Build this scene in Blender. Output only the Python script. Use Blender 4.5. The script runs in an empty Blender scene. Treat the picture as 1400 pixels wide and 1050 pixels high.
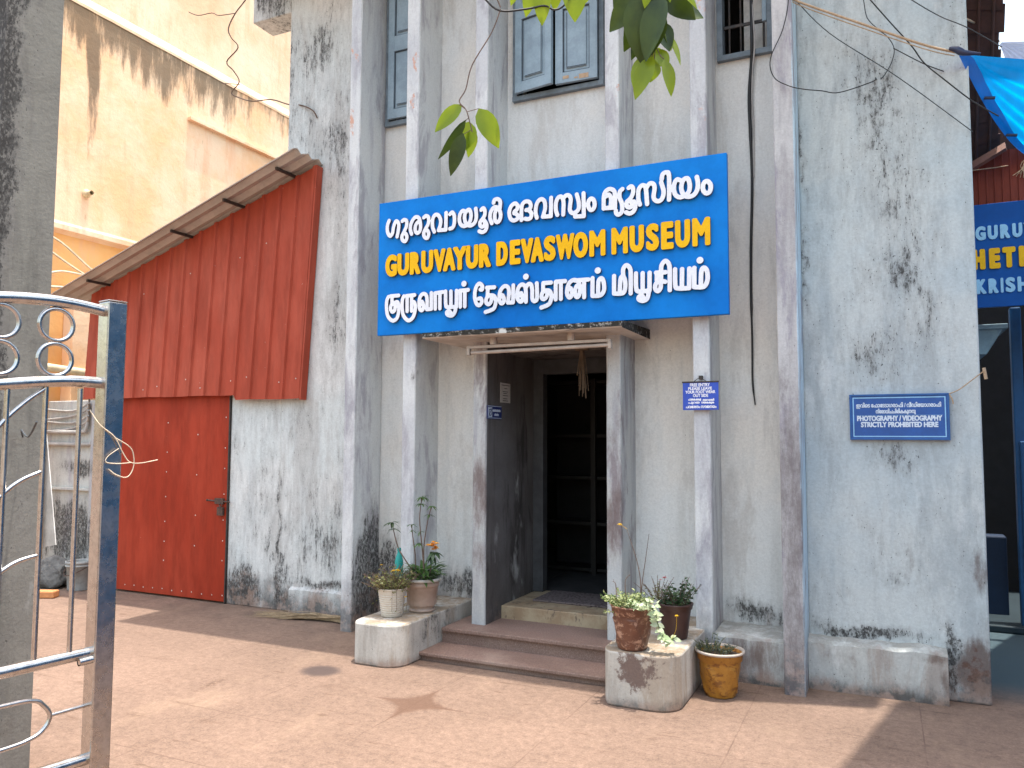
import bpy, bmesh, math, random
import numpy as np
from mathutils import Vector, Matrix, noise as mnoise
R = math.radians
rng = random.Random(7)
scene = bpy.context.scene
COL = scene.collection

# ------------------------------------------------------------------ camera
CAM_H = 1.6
yaw, pitch, roll = R(25.2), R(4.0), R(0.25)
fw = Vector((-math.sin(yaw) * math.cos(pitch), math.cos(yaw) * math.cos(pitch), math.sin(pitch)))
r0 = Vector((math.cos(yaw), math.sin(yaw), 0)); u0 = r0.cross(fw)
rt = r0 * math.cos(roll) + u0 * math.sin(roll); up = rt.cross(fw)
cam = bpy.data.cameras.new('camera'); cam.sensor_width = 36; cam.lens = 36 * 1075 / 1400
cam.clip_start = 0.05; cam.clip_end = 2000
cam_o = bpy.data.objects.new('camera', cam); COL.objects.link(cam_o)
m = Matrix((rt, up, -fw)).transposed().to_4x4(); m.translation = Vector((0, 0, CAM_H))
cam_o.matrix_world = m
scene.camera = cam_o

# ------------------------------------------------------------------ sky, sun, exposure
SUN = Vector((0.10, 0.02, 1.0)).normalized()          # towards the sun: midday, almost overhead
elev = math.asin(SUN.z)
world = bpy.data.worlds.new("World"); scene.world = world; world.use_nodes = True
wn = world.node_tree.nodes; wl = world.node_tree.links
sky = wn.new('ShaderNodeTexSky'); sky.sky_type = 'NISHITA'; sky.sun_disc = False
sky.sun_elevation = elev; sky.sun_rotation = math.atan2(SUN.x, SUN.y)
sky.dust_density = 4.5; sky.air_density = 2.0; sky.ozone_density = 1.0
wl.new(sky.outputs[0], wn['Background'].inputs[0]); wn['Background'].inputs[1].default_value = 0.15
sun = bpy.data.lights.new('sun', 'SUN'); sun.energy = 2.1; sun.angle = R(0.55); sun.color = (1.0, 0.95, 0.86)
sun_o = bpy.data.objects.new('sun', sun); COL.objects.link(sun_o)
sun_o.rotation_euler = (-SUN).to_track_quat('-Z', 'Y').to_euler(); sun_o.location = SUN * 40
scene.view_settings.view_transform = 'Standard'; scene.view_settings.look = 'None'
scene.view_settings.gamma = 1; scene.view_settings.exposure = 1.76
scene.cycles.max_bounces = 10; scene.cycles.diffuse_bounces = 5

# ------------------------------------------------------------------ materials
class NT:
    def __init__(s, name):
        s.m = bpy.data.materials.new(name); s.m.use_nodes = True
        s.t = s.m.node_tree; s.b = s.t.nodes['Principled BSDF']; s.out = s.t.nodes['Material Output']
        s._pos = None
    def n(s, t): return s.t.nodes.new(t)
    def set(s, sock, v):
        if isinstance(v, bpy.types.NodeSocket): s.t.links.new(v, sock)
        elif isinstance(v, (tuple, list)) and len(v) == 3 and sock.type == 'RGBA': sock.default_value = (*v, 1)
        else: sock.default_value = v
    def pos(s, obj=False):
        if s._pos is None:
            s._pos = s.n('ShaderNodeTexCoord').outputs['Object'] if obj else s.n('ShaderNodeNewGeometry').outputs['Position']
        return s._pos
    def sep(s, v=None):
        q = s.n('ShaderNodeSeparateXYZ'); s.set(q.inputs[0], v or s.pos()); return q.outputs
    def mapv(s, scale=(1, 1, 1), loc=(0, 0, 0), v=None):
        q = s.n('ShaderNodeMapping'); s.set(q.inputs[0], v or s.pos())
        q.inputs['Scale'].default_value = scale; q.inputs['Location'].default_value = loc; return q.outputs[0]
    def noise(s, scale, det=4, rough=.6, v=None, dist=0.0):
        q = s.n('ShaderNodeTexNoise'); s.set(q.inputs['Vector'], v or s.pos())
        q.inputs['Scale'].default_value = scale; q.inputs['Detail'].default_value = det
        q.inputs['Roughness'].default_value = rough; q.inputs['Distortion'].default_value = dist
        return q.outputs['Fac']
    def vor(s, scale, v=None, feature='F1', out='Distance'):
        q = s.n('ShaderNodeTexVoronoi'); q.feature = feature; s.set(q.inputs['Vector'], v or s.pos())
        q.inputs['Scale'].default_value = scale; return q.outputs[out]
    def math(s, op, a, b=None, c=None, clamp=False):
        q = s.n('ShaderNodeMath'); q.operation = op; q.use_clamp = clamp; s.set(q.inputs[0], a)
        if b is not None: s.set(q.inputs[1], b)
        if c is not None: s.set(q.inputs[2], c)
        return q.outputs[0]
    def vmath(s, op, a, b):
        q = s.n('ShaderNodeVectorMath'); q.operation = op; s.set(q.inputs[0], a); s.set(q.inputs[1], b)
        return q.outputs['Value'] if op == 'LENGTH' else q.outputs[0]
    def ss(s, v, a, b, lo=0.0, hi=1.0):
        q = s.n('ShaderNodeMapRange'); q.interpolation_type = 'SMOOTHSTEP'; s.set(q.inputs[0], v)
        q.inputs[1].default_value = a; q.inputs[2].default_value = b; q.inputs[3].default_value = lo; q.inputs[4].default_value = hi
        return q.outputs[0]
    def mix(s, f, a, b):
        q = s.n('ShaderNodeMix'); q.data_type = 'RGBA'; s.set(q.inputs[0], f); s.set(q.inputs[6], a); s.set(q.inputs[7], b)
        return q.outputs[2]
    def mul(s, f, a, b):
        q = s.n('ShaderNodeMix'); q.data_type = 'RGBA'; q.blend_type = 'MULTIPLY'
        s.set(q.inputs[0], f); s.set(q.inputs[6], a); s.set(q.inputs[7], b); return q.outputs[2]
    def gray(s, f):
        q = s.n('ShaderNodeCombineColor')
        for i in range(3): s.set(q.inputs[i], f)
        return q.outputs[0]
    def bump(s, h, strength=.3, dist=.01, prev=None):
        q = s.n('ShaderNodeBump'); q.inputs['Strength'].default_value = strength; q.inputs['Distance'].default_value = dist
        s.set(q.inputs['Height'], h)
        if prev: s.set(q.inputs['Normal'], prev)
        return q.outputs[0]
    def fin(s, col, rough=.8, metal=0.0, normal=None, spec=None):
        s.set(s.b.inputs['Base Color'], col); s.set(s.b.inputs['Roughness'], rough); s.set(s.b.inputs['Metallic'], metal)
        if normal: s.set(s.b.inputs['Normal'], normal)
        if spec is not None: s.b.inputs['Specular IOR Level'].default_value = spec
        return s.m

def blobs(t, lst, warp=.34):
    """soft ellipses on the world position: (x, y, z, rx, ry, rz, strength); their sum"""
    tot = None
    q = t.n('ShaderNodeTexNoise'); t.set(q.inputs['Vector'], t.pos()); q.inputs['Scale'].default_value = 3.2; q.inputs['Detail'].default_value = 6; q.inputs['Roughness'].default_value = .68
    wp = t.vmath('MULTIPLY', t.vmath('SUBTRACT', q.outputs['Color'], (.5, .5, .5)), (warp, 0, warp * .8)); wp = t.vmath('ADD', t.pos(), wp)
    for x, y, z, rx, ry, rz, k in lst:
        d = t.vmath('SUBTRACT', wp, (x, y, z)); d = t.vmath('MULTIPLY', d, (1 / rx, 1 / ry, 1 / rz))
        w = t.ss(t.vmath('LENGTH', d, (0, 0, 0)), 1.15, 0.15, 0.0, k)
        tot = w if tot is None else t.math('ADD', tot, w)
    return tot

def plaster(name, c1, c2, c3, mold=-.1, dirt=.35, dirt_k=1.0, bl=None, bl2=None, wash=.5, wash_col=(.36, .34, .36), speck=22, stain_col=(.30, .17, .13), side=None, top=None, wsc=2.4, bl3=None, smear=(.12, .08, .07)):
    """lime-washed plaster: tonal wash, vertical run marks, black mould (mould where bl says), damp foot, reddish peeling where bl2 says"""
    t = NT(name)
    p = t.pos(); z = t.sep()[2]
    big = t.noise(1.1, 4, .6); col = t.mix(t.ss(big, .38, .62), c1, c2)
    # right-hand faces: side light put into the colour, blue coat on the last fin
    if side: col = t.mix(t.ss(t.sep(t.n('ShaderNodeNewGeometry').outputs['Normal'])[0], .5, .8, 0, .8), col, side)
    runs = t.noise(7, 5, .65, t.mapv((1, 1, .12)))
    col = t.mix(t.math('MULTIPLY', t.ss(runs, .5, .7), wash), col, c3)
    w = t.noise(wsc, 6, .7, t.mapv((1.6, 1.6, .38), (3, 7, 1)), .4)
    col = t.mix(t.math('MULTIPLY', t.ss(w, .49, .64), wash), col, wash_col)
    w2 = t.noise(3.1, 5, .6, t.mapv((1, 1, .5), (11, 2, 5)))
    col = t.mix(t.math('MULTIPLY', t.ss(w2, .6, .72), .45), col, (.74, .75, .73))
    # peeling patches
    if bl2:
        pm = t.math('ADD', t.math('MULTIPLY', t.noise(14, 6, .7), .9), blobs(t, bl2))
        col = t.mix(t.ss(pm, .88, 1.0), col, stain_col)
    # soft rubbed or rusty smears
    if bl3:
        sm = t.math('ADD', blobs(t, bl3, .16), t.math('MULTIPLY', t.math('SUBTRACT', t.noise(9, 7, .75, t.mapv((1.4, 1.4, .45), (7, 7, 1))), .5), 1.3))
        col = t.mix(t.ss(sm, .15, .75, 0, .85), col, smear)
    # mould
    sp = t.noise(speck, 8, .72, t.mapv((1, 1, .26)))
    sp2 = t.noise(4.5, 6, .65, t.mapv((1, 1, .3), (5, 5, 5)))
    mm = t.math('ADD', t.math('MULTIPLY', sp, .62), t.math('MULTIPLY', sp2, .45))
    mm = t.math('ADD', mm, mold)
    if bl: mm = t.math('ADD', mm, blobs(t, bl))
    mask = t.ss(mm, .60, .72)
    soft = t.ss(mm, .42, .72, 0, .42)
    col = t.mix(soft, col, (.20, .19, .18))
    brk = t.ss(t.noise(52, 4, .7, t.mapv((1, 1, .5), (2, 8, 3))), .38, .58, .25, 1.0)
    col = t.mix(t.math('MULTIPLY', t.math('MULTIPLY', mask, .88), brk), col, (.045, .043, .041))
    # sharp little black spots, thick where the mould is
    sq = t.noise(95, 3, .6, t.mapv((1, 1, .55), (9, 1, 4))); sk = t.math('ADD', sq, t.math('MULTIPLY', t.math('SUBTRACT', mm, .5), .45))
    col = t.mix(t.ss(sk, .67, .72, 0, .85), col, (.04, .037, .035))
    if top:
        tn = t.math('MULTIPLY', t.ss(t.sep(t.n('ShaderNodeNewGeometry').outputs['Normal'])[2], .6, .9), t.ss(t.noise(7, 6, .7), .36, .58))
        col = t.mix(t.math('MULTIPLY', tn, .9), col, top)
    # damp foot of the wall
    zz = t.math('ADD', z, t.math('MULTIPLY', t.math('SUBTRACT', t.noise(5, 7, .72, t.mapv((1, 1, .45))), .5), dirt * 2.0))
    f = t.ss(zz, dirt, dirt * .05, 0, .85 * dirt_k)
    col = t.mix(f, col, t.mix(t.ss(t.noise(9, 5, .7), .42, .58), (.055, .045, .04), (.26, .17, .13)))
    fine = t.noise(70, 6, .7)
    col = t.mul(.35, col, t.gray(t.ss(fine, .25, .75, .65, 1.15)))
    nb = t.bump(t.noise(6, 8, .68), .35, .02); nb = t.bump(fine, .25, .004, nb); nb = t.bump(mask, -.3, .004, nb)
    return t.fin(col, .88, 0, nb, .25)

W1, W2, W3 = (.50, .55, .56), (.56, .55, .515), (.46, .475, .46)
M = {}
M['wing'] = plaster('wing_plaster', (.60, .63, .62), (.66, .66, .64), (.50, .52, .52), mold=.012, dirt=.34, wash=.7, speck=24, wash_col=(.46, .45, .43),
    bl=[(-4.85, 5.81, 5.3, .5, .4, .35, .10), (-4.5, 5.81, 4.2, .35, .4, 1.0, .06), (-4.55, 5.81, .75, .3, .4, .5, .07), (-5.14, 5.81, .6, .05, .3, .9, .15), (-4.55, 5.81, .27, .5, .3, .06, .16),
        (-5.55, 5.81, .15, .28, .3, .26, .24), (-5.05, 5.81, .2, .12, .3, .25, .11), (-4.35, 5.81, 2.6, .3, .3, .5, .07), (-5.4, 5.81, 6.0, .5, .5, .35, .16), (-4.25, 5.81, .6, .12, .3, .4, .12)],
    bl2=[(-4.4, 5.81, 1.0, .3, .3, .7, .14), (-4.7, 5.81, .75, .2, .3, .4, .16), (-4.45, 5.81, 3.6, .3, .3, .5, .09)], stain_col=(.52, .42, .36))
M['bay'] = plaster('bay_plaster', (.70, .68, .635), (.67, .68, .665), (.58, .585, .565), mold=-.145, dirt=.46, dirt_k=.85, wash=.75,
    bl=[(-3.85, 5.8, .45, .3, .5, .45, .22), (-3.1, 5.8, .40, .5, .5, .22, .34), (-.8, 5.8, .40, .4, .3, .14, .34), (-3.98, 5.7, .3, .2, .5, .6, .30), (-1.4, 5.8, 2.3, .4, .3, .3, .05)], wash_col=(.53, .515, .485))
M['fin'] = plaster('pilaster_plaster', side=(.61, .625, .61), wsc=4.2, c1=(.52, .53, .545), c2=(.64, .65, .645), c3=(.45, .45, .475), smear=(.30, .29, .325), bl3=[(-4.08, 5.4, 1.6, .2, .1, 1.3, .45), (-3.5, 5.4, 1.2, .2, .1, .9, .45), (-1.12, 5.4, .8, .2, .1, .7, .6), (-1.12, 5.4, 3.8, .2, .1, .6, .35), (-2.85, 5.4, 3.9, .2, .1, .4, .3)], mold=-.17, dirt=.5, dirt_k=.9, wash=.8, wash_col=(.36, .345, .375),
    bl=[(-3.44, 5.45, 2.13, .05, .1, .07, .3), (-4.0, 5.7, .4, .14, .45, .85, .52), (-.53, 5.4, .5, .2, .2, .6, .05)],
    bl2=[(-4.08, 5.45, 4.35, .05, .1, .30, .55), (-4.08, 5.45, 4.95, .05, .1, .2, .52), (-3.5, 5.45, 4.75, .05, .1, .25, .56), (-3.5, 5.45, 4.4, .05, .1, .2, .50), (-1.74, 5.45, 4.2, .05, .1, .1, .48), (-1.1, 5.45, 3.9, .05, .1, .15, .5), (-1.1, 5.45, 4.7, .05, .1, .2, .5), (-.53, 5.4, .3, .06, .2, .25, .35)],
    stain_col=(.60, .36, .28))
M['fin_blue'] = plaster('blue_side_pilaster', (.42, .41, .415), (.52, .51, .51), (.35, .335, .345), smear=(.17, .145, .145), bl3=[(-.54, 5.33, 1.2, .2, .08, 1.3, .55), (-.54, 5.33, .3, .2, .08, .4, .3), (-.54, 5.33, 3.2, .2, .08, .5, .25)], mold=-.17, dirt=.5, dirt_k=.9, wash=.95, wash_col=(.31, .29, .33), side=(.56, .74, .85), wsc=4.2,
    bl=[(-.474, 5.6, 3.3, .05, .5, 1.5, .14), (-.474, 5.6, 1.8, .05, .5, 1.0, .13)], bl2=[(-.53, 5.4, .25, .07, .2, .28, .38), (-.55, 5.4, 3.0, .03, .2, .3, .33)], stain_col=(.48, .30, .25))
M['jamb'] = plaster('jamb_plaster', smear=(.15, .105, .095), bl3=[(-2.85, 5.45, 1.15, .2, .1, .55, .62), (-2.85, 5.45, .6, .2, .1, .25, .3), (-1.755, 5.45, 1.0, .2, .1, .45, .55), (-1.755, 5.45, 1.7, .2, .1, .4, .3)], c1=(.44, .455, .46), c2=(.50, .50, .48), c3=(.34, .34, .36), wsc=3.6, mold=-.17, dirt=.2, dirt_k=.3, wash=.9, wash_col=(.24, .21, .22),
    stain_col=(.13, .085, .075))
M['passage'] = plaster('passage_plaster', (.15, .14, .138), (.10, .09, .086), (.065, .055, .052), mold=-.14, dirt=.35, dirt_k=.6, wash=.9, wash_col=(.05, .042, .04),  # recess shade of the passage put into this dark plaster, with its grime
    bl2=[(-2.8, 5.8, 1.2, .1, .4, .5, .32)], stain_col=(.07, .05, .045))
M['right'] = plaster('corner_plaster', (.47, .53, .55), (.55, .58, .57), (.42, .47, .49), smear=(.11, .065, .05), bl3=[(.48, 5.65, .22, .15, .2, .26, .95), (.52, 5.65, .80, .08, .2, .2, .45), (.12, 5.65, .8, .05, .2, .22, .4)], mold=-.07, dirt=.24, wash=.6, wash_col=(.36, .39, .40), speck=28,
    bl=[(.0, 5.65, 4.0, .24, .3, .50, .165), (.10, 5.65, 3.35, .34, .3, .7, .125), (.08, 5.65, 2.72, .32, .3, .26, .15), (.3, 5.65, 2.38, .25, .3, .35, .13), (.0, 5.65, 2.15, .25, .3, .3, .11), (.1, 5.65, 1.5, .25, .3, .2, .18),
        (-.15, 5.65, .36, .45, .3, .07, .34), (.36, 5.65, .25, .07, .3, .3, .36), (.05, 5.65, .72, .06, .3, .1, .14), (.5, 5.65, 4.4, .1, .3, .5, .09), (.05, 5.65, 4.75, .2, .3, .3, .12), (-.45, 5.65, 3.5, .03, .3, 1.6, .15)],
    bl2=[(.48, 5.65, .22, .14, .3, .22, .48), (.45, 5.65, .75, .12, .3, .22, .32), (.25, 5.53, .28, .14, .1, .06, .34)], stain_col=(.24, .13, .10))
M['skirt'] = plaster('skirting_plaster', smear=(.15, .10, .08), bl3=[(-.82, 5.47, .18, .32, .1, .22, .62), (.24, 5.53, .28, .14, .1, .06, .5), (.30, 5.53, .12, .05, .1, .14, .5), (-.3, 5.53, .2, .2, .1, .1, .3)], top=(.30, .29, .26), c1=(.46, .49, .49), c2=(.50, .50, .47), c3=(.36, .37, .36), mold=-.08, dirt=.12, wash=.75, wash_col=(.34, .28, .24),
    bl=[(-.3, 5.53, .1, .2, .2, .12, .07)], bl2=[(-.8, 5.48, .2, .3, .2, .2, .27), (.25, 5.53, .27, .16, .2, .06, .42), (.3, 5.53, .12, .06, .2, .12, .36)], stain_col=(.25, .15, .115))
M['block'] = plaster('step_block_plaster', (.47, .44, .39), (.54, .51, .46), (.36, .33, .29), top=(.27, .20, .135), mold=-.10, dirt=.08, dirt_k=.8, wash=.9, wash_col=(.38, .31, .24),
    bl=[(-3.07, 5.2, .2, .06, .5, .25, .17), (-3.2, 5.3, .30, .4, .5, .04, .13), (-3.47, 4.8, .24, .06, .2, .08, .16), (-3.2, 4.75, .27, .3, .1, .05, .12), (-1.12, 5.2, .2, .1, .4, .25, .07)],
    bl2=[(-1.37, 4.68, .22, .27, .14, .22, .62), (-1.2, 4.8, .3, .12, .2, .06, .25), (-3.3, 5.2, .30, .3, .6, .03, .3), (-1.3, 5.0, .33, .3, .5, .03, .34)], stain_col=(.17, .12, .10))
M['pillar'] = plaster('gate_pillar_concrete', (.21, .20, .175), (.175, .165, .145), (.13, .125, .11), mold=-.06, dirt=.1, wash=.8, wash_col=(.15, .14, .125), bl=[(-3.71, 2.19, 3, .15, .13, 9, .55), (-3.6, 2.3, 3.4, .1, .12, .5, .08), (-3.6, 2.35, 1.2, .1, .12, .4, .06)])
M['boundary'] = plaster('boundary_plaster', (.52, .52, .49), (.46, .46, .43), (.36, .35, .33), mold=-.06, dirt=.2, wash=.8, bl=[(-8.4, 6, .5, .8, .3, .55, .36), (-8.2, 6, 1.25, .6, .3, .14, .30)])

def canopy_mat():
    t = NT('canopy_concrete'); nz = t.sep(t.n('ShaderNodeNewGeometry').outputs['Normal'])[2]
    soff = t.mix(t.ss(t.noise(5, 5), .4, .65), (.56, .50, .45), (.44, .38, .33))
    k = t.noise(24, 8, .75); moss = t.mix(t.ss(k, .52, .66), (.028, .026, .022), (.33, .31, .28))
    moss = t.mix(t.ss(t.noise(7, 5), .62, .7), moss, (.5, .5, .47))
    col = t.mix(t.ss(nz, -.4, -.8), moss, soff)
    return t.fin(col, .9, 0, t.bump(k, .5, .012), .2)
M['canopy'] = canopy_mat()

def step_mat():
    t = NT('step_granite'); g = t.vor(230); n2 = t.noise(90, 5, .8); big = t.noise(3, 5, .65)
    col = t.mix(t.ss(n2, .35, .65), (.165, .10, .078), (.27, .18, .145))
    col = t.mix(t.ss(t.noise(160, 3), .62, .7), col, (.40, .31, .27)); col = t.mul(.6, col, t.gray(t.ss(big, .3, .7, .7, 1.1)))
    dust = t.ss(t.noise(1.7, 6, .7), .5, .7, 0, .5); col = t.mix(dust, col, (.34, .25, .20))
    return t.fin(col, t.ss(big, .3, .7, .5, .8), 0, t.bump(n2, .15, .004), .35)
M['step'] = step_mat()

def thresh_mat():
    t = NT('threshold_cement'); a = t.noise(6, 7, .7); col = t.mix(t.ss(a, .4, .62), (.36, .28, .18), (.27, .185, .11))
    col = t.mix(t.ss(t.noise(14, 6, .7, t.mapv((1, 1, .4))), .55, .66), col, (.12, .085, .06)); return t.fin(col, .75, 0, t.bump(a, .3, .01))
M['threshold'] = thresh_mat()

def ground_mat():
    t = NT('paving'); p = t.pos(); x, y, z = t.sep()
    grain = t.noise(75, 7, .9); g2 = t.vor(330)
    col = t.mix(t.ss(grain, .34, .66), (0.142, 0.092, 0.067), (0.252, 0.170, 0.128))
    col = t.mix(t.ss(t.noise(210, 2), .66, .74), col, (0.374, 0.302, 0.252))
    col = t.mix(t.ss(t.noise(190, 2, .5, t.mapv((1, 1, 1), (4, 4, 4))), .68, .76), col, (0.094, 0.061, 0.050))
    mid = t.noise(22, 6, .75); col = t.mul(.9, col, t.gray(t.ss(mid, .3, .7, .74, 1.16)))
    big = t.noise(.9, 6, .65); col = t.mul(.8, col, t.gray(t.ss(big, .3, .7, .80, 1.12)))
    dust = t.noise(2.2, 7, .7, t.mapv((1, .55, 1))); col = t.mix(t.ss(dust, .52, .75, 0, .45), col, (0.300, 0.208, 0.145))
    scuff = t.noise(3.5, 7, .7, t.mapv((.5, 1.7, 1), (2, 9, 0)), .6); col = t.mix(t.ss(scuff, .57, .70, 0, .55), col, (0.122, 0.076, 0.054))
    sc2 = t.noise(11, 4, .6, t.mapv((.45, 1.8, 1), (21, 3, 0)), .5); col = t.mix(t.ss(sc2, .62, .70, 0, .6), col, (0.108, 0.065, 0.043))
    # slab joints, broken up and half filled with dirt
    JX, JY = -2.60, 4.17
    def joint(c, o, s, k):
        f = t.math('FRACT', t.math('ADD', t.math('DIVIDE', t.math('SUBTRACT', t.math('ADD', c, t.math('MULTIPLY', t.math('SUBTRACT', t.noise(6, 3), .5), .008)), o), s), .5 + 100))
        return t.ss(t.math('ABSOLUTE', t.math('SUBTRACT', f, .5)), .0055 / s, .0012 / s)
    jm = t.math('MAXIMUM', joint(x, JX, .92, 0), joint(y, JY, .61, 0))
    jm = t.math('MULTIPLY', jm, t.ss(t.noise(1.3, 4), .40, .60, .12, .8)); col = t.mix(jm, col, (0.108, 0.066, 0.048))
    # a dry wet-mark spreading along the joints where two of them cross
    ax = t.math('SQRT', t.math('DIVIDE', t.math('ABSOLUTE', t.math('SUBTRACT', x, JX)), .40)); ay = t.math('SQRT', t.math('DIVIDE', t.math('ABSOLUTE', t.math('SUBTRACT', y, JY)), .40))
    f = t.math('ADD', t.math('ADD', ax, ay), t.math('MULTIPLY', t.math('SUBTRACT', t.noise(16, 6, .7), .5), .30)); col = t.mix(t.ss(f, 1.04, .82, 0, .72), col, (0.105, 0.056, 0.036))
    # a soft-edged round dark patch
    d = t.vmath('MULTIPLY', t.vmath('SUBTRACT', p, (-3.545, 4.46, 0)), (1 / .15, 1 / .13, 0)); d = t.vmath('LENGTH', d, (0, 0, 0))
    col = t.mix(t.ss(d, 1.2, .6, 0, .85), col, (0.055, 0.040, 0.038))
    # short drag mark and broken darkening towards the wall foot
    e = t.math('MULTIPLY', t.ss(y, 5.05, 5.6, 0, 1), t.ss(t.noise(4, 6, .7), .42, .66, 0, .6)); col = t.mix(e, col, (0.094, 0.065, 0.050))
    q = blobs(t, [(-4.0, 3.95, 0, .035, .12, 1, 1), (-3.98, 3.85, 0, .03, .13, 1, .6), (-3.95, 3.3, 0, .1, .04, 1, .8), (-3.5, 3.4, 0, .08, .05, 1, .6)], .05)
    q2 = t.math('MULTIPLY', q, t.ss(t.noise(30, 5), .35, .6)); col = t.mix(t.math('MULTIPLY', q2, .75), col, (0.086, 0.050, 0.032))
    tarp_light = t.ss(y, 5.6, 6.3); col = t.mix(t.math('MULTIPLY', tarp_light, t.ss(x, .5, .6)), col, (.055, .085, .10))  # dim blue light under the tarpaulin painted onto the yard ground
    nb = t.bump(grain, .25, .004); nb = t.bump(big, .2, .02, nb)
    return t.fin(col, .82, 0, nb, .25)
M['ground'] = ground_mat()

def metal_sheet(name, c, fade):
    t = NT(name); w = t.noise(3, 6, .65, t.mapv((1, 1, .3))); col = t.mix(t.ss(w, .38, .66), c, fade)
    sp = t.noise(40, 3, .6); col = t.mix(t.ss(sp, .74, .78), col, (.5, .42, .36)); d = t.noise(9, 6, .7, t.mapv((1, 1, .2)))
    col = t.mul(.55, col, t.gray(t.ss(d, .3, .65, .62, 1.08))); return t.fin(col, .62, 0, t.bump(w, .12, .02), .15)
M['red_sheet'] = metal_sheet('red_sheet_metal', (.36, .062, .034), (.42, .088, .052))
M['red_door'] = metal_sheet('red_door_paint', (.29, .030, .012), (.35, .044, .020))
def simple(name, c, c2=None, rough=.7, metal=0.0, sc=8, bumpk=.15, obj=False, spec=None, det=6):
    t = NT(name); t.pos(obj); c2 = c2 or tuple(v * .72 for v in c); w = t.noise(sc, det, .65); f = t.noise(sc * 9, 4, .7)
    col = t.mix(t.ss(w, .35, .65), c, c2); col = t.mul(.3, col, t.gray(t.ss(f, .3, .7, .75, 1.1)))
    return t.fin(col, rough, metal, t.bump(f, bumpk, .003) if bumpk else None, spec)
M['rivet'] = simple('pale_screw_head', (.62, .54, .48), bumpk=0)
M['asbestos'] = simple('roof_sheet_underside', (.52, .475, .42), (.42, .385, .34), .85, sc=5)
M['dark_iron'] = simple('dark_iron', (.035, .033, .032), (.07, .05, .04), .6, .3, sc=30)
M['rust'] = simple('rusty_iron', (.12, .065, .045), (.06, .04, .035), .75, .3, sc=40)
M['black_void'] = simple('dark_room_shade', (.035, .033, .035), (.02, .02, .022), .9)  # near-black stands in for the darkness of the unlit rooms
M['shutter'] = simple('shutter_paint', (.30, .39, .45), (.235, .31, .365), .6, sc=6)
M['shutter_groove'] = simple('shutter_groove_dark', (.06, .08, .10), rough=.8)  # dark strips along the panel edges
M['frame_wood'] = simple('window_frame_paint', (.175, .215, .245), (.115, .145, .17), .65, sc=9)
M['bare_wood'] = simple('bare_wood', (.50, .36, .24), (.42, .28, .17), .8, sc=30)
M['sign_blue'] = simple('sign_blue_sheet', (.004, .200, .63), (.002, .150, .53), .5, sc=1.1, bumpk=.0, spec=.12)
M['shop_blue'] = simple('shop_board_blue', (.003, .085, .34), (.003, .07, .29), .5, sc=2, bumpk=0, spec=.15)  # deeper blue: the dimness around the shop is in the colour
M['frame_dark'] = simple('dark_door_frame', (.055, .058, .062), (.035, .036, .04), .7)
M['letter_white'] = simple('white_acrylic', (.80, .80, .86), (.74, .74, .80), .35, sc=6, bumpk=0)
M['letter_yellow'] = simple('yellow_acrylic', (.86, .48, .002), (.80, .43, .002), .4, sc=6, bumpk=0, spec=.2)
M['letter_side'] = simple('letter_return', (.10, .10, .14), (.07, .07, .1), .4, bumpk=0)  # shadow of the letters put into their dark side colour
M['letter_side_y'] = simple('letter_return_ochre', (.16, .085, .02), (.1, .06, .02), .4, bumpk=0)  # yellow letters likewise: side shadow put into the colour
M['plate_blue'] = simple('enamel_plate_blue', (.008, .085, .34), (.007, .07, .28), .35, bumpk=.02)
M['plate_edge'] = simple('plate_edge_blue', (.012, .10, .32), (.01, .08, .26), .4, bumpk=0)
M['vinyl_blue'] = simple('vinyl_blue', (.02, .075, .47), (.015, .06, .40), .4, bumpk=.02)
M['dark_plate'] = simple('small_plate_navy', (.02, .035, .16), rough=.4, bumpk=0)
M['plate_text'] = simple('plate_white_paint', (.62, .70, .80), (.55, .63, .74), .5, bumpk=0)
M['pale_blue_line'] = simple('plate_pale_blue_paint', (.30, .58, .80), (.26, .52, .74), .5, bumpk=0)
M['paper'] = simple('aged_paper', (.50, .47, .44), (.42, .39, .36), .8)
M['ink'] = simple('printed_ink', (.10, .09, .09), rough=.8, bumpk=0)
M['tube_white'] = simple('lamp_white', (.45, .38, .325), (.36, .30, .26), .4, bumpk=0)
M['straw'] = simple('dry_straw', (.36, .26, .155), (.24, .165, .095), .85, sc=20)
M['dry_leafbunch'] = simple('dry_bunch', (.12, .08, .048), (.08, .05, .03), .85, sc=20)
M['orange'] = None
def orange_mat(name, base, base2, mouldy):
    t = NT(name); x, y, z = t.sep()
    col = t.mix(t.ss(t.noise(.9, 6, .65), .35, .65), base, base2)
    r_ = t.noise(4, 7, .7, t.mapv((1, 1, .16))); col = t.mix(t.ss(r_, .50, .68, 0, .6), col, (.72, .40, .24))
    col = t.mix(t.ss(t.noise(8, 6, .7), .64, .76, 0, .6), col, (.62, .36, .20))
    if mouldy:
        s1 = t.noise(3.2, 8, .74, t.mapv((1, 1.3, .22), (3, 1, 2))); edge = t.ss(z, 5.7, 6.98, -.19, .23)
        edge2 = t.ss(y, 9.6, 8.4, -.12, .03)
        mk = t.math('ADD', t.math('ADD', s1, edge), edge2)
        mk = t.math('ADD', mk, blobs(t, [(-8.9, 6.47, 5.7, 1, .14, 1.3, .40), (-8.9, 7.45, 6.5, 1, .35, .5, .13), (-8.9, 7.5, 5.2, 1, .12, .9, .16), (-8.9, 7.0, 4.9, 1, .1, .5, .14)]))
        col = t.mix(t.ss(mk, .56, .76, 0, .85), col, (.13, .095, .062))
        col = t.mix(t.ss(t.noise(20, 7, .75, t.mapv((1, 1, .35))), .60, .70, 0, .65), col, (.34, .19, .11))
    nb = t.bump(t.noise(5, 8, .7), .4, .03)
    return t.fin(col, .85, 0, nb, .2)
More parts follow.
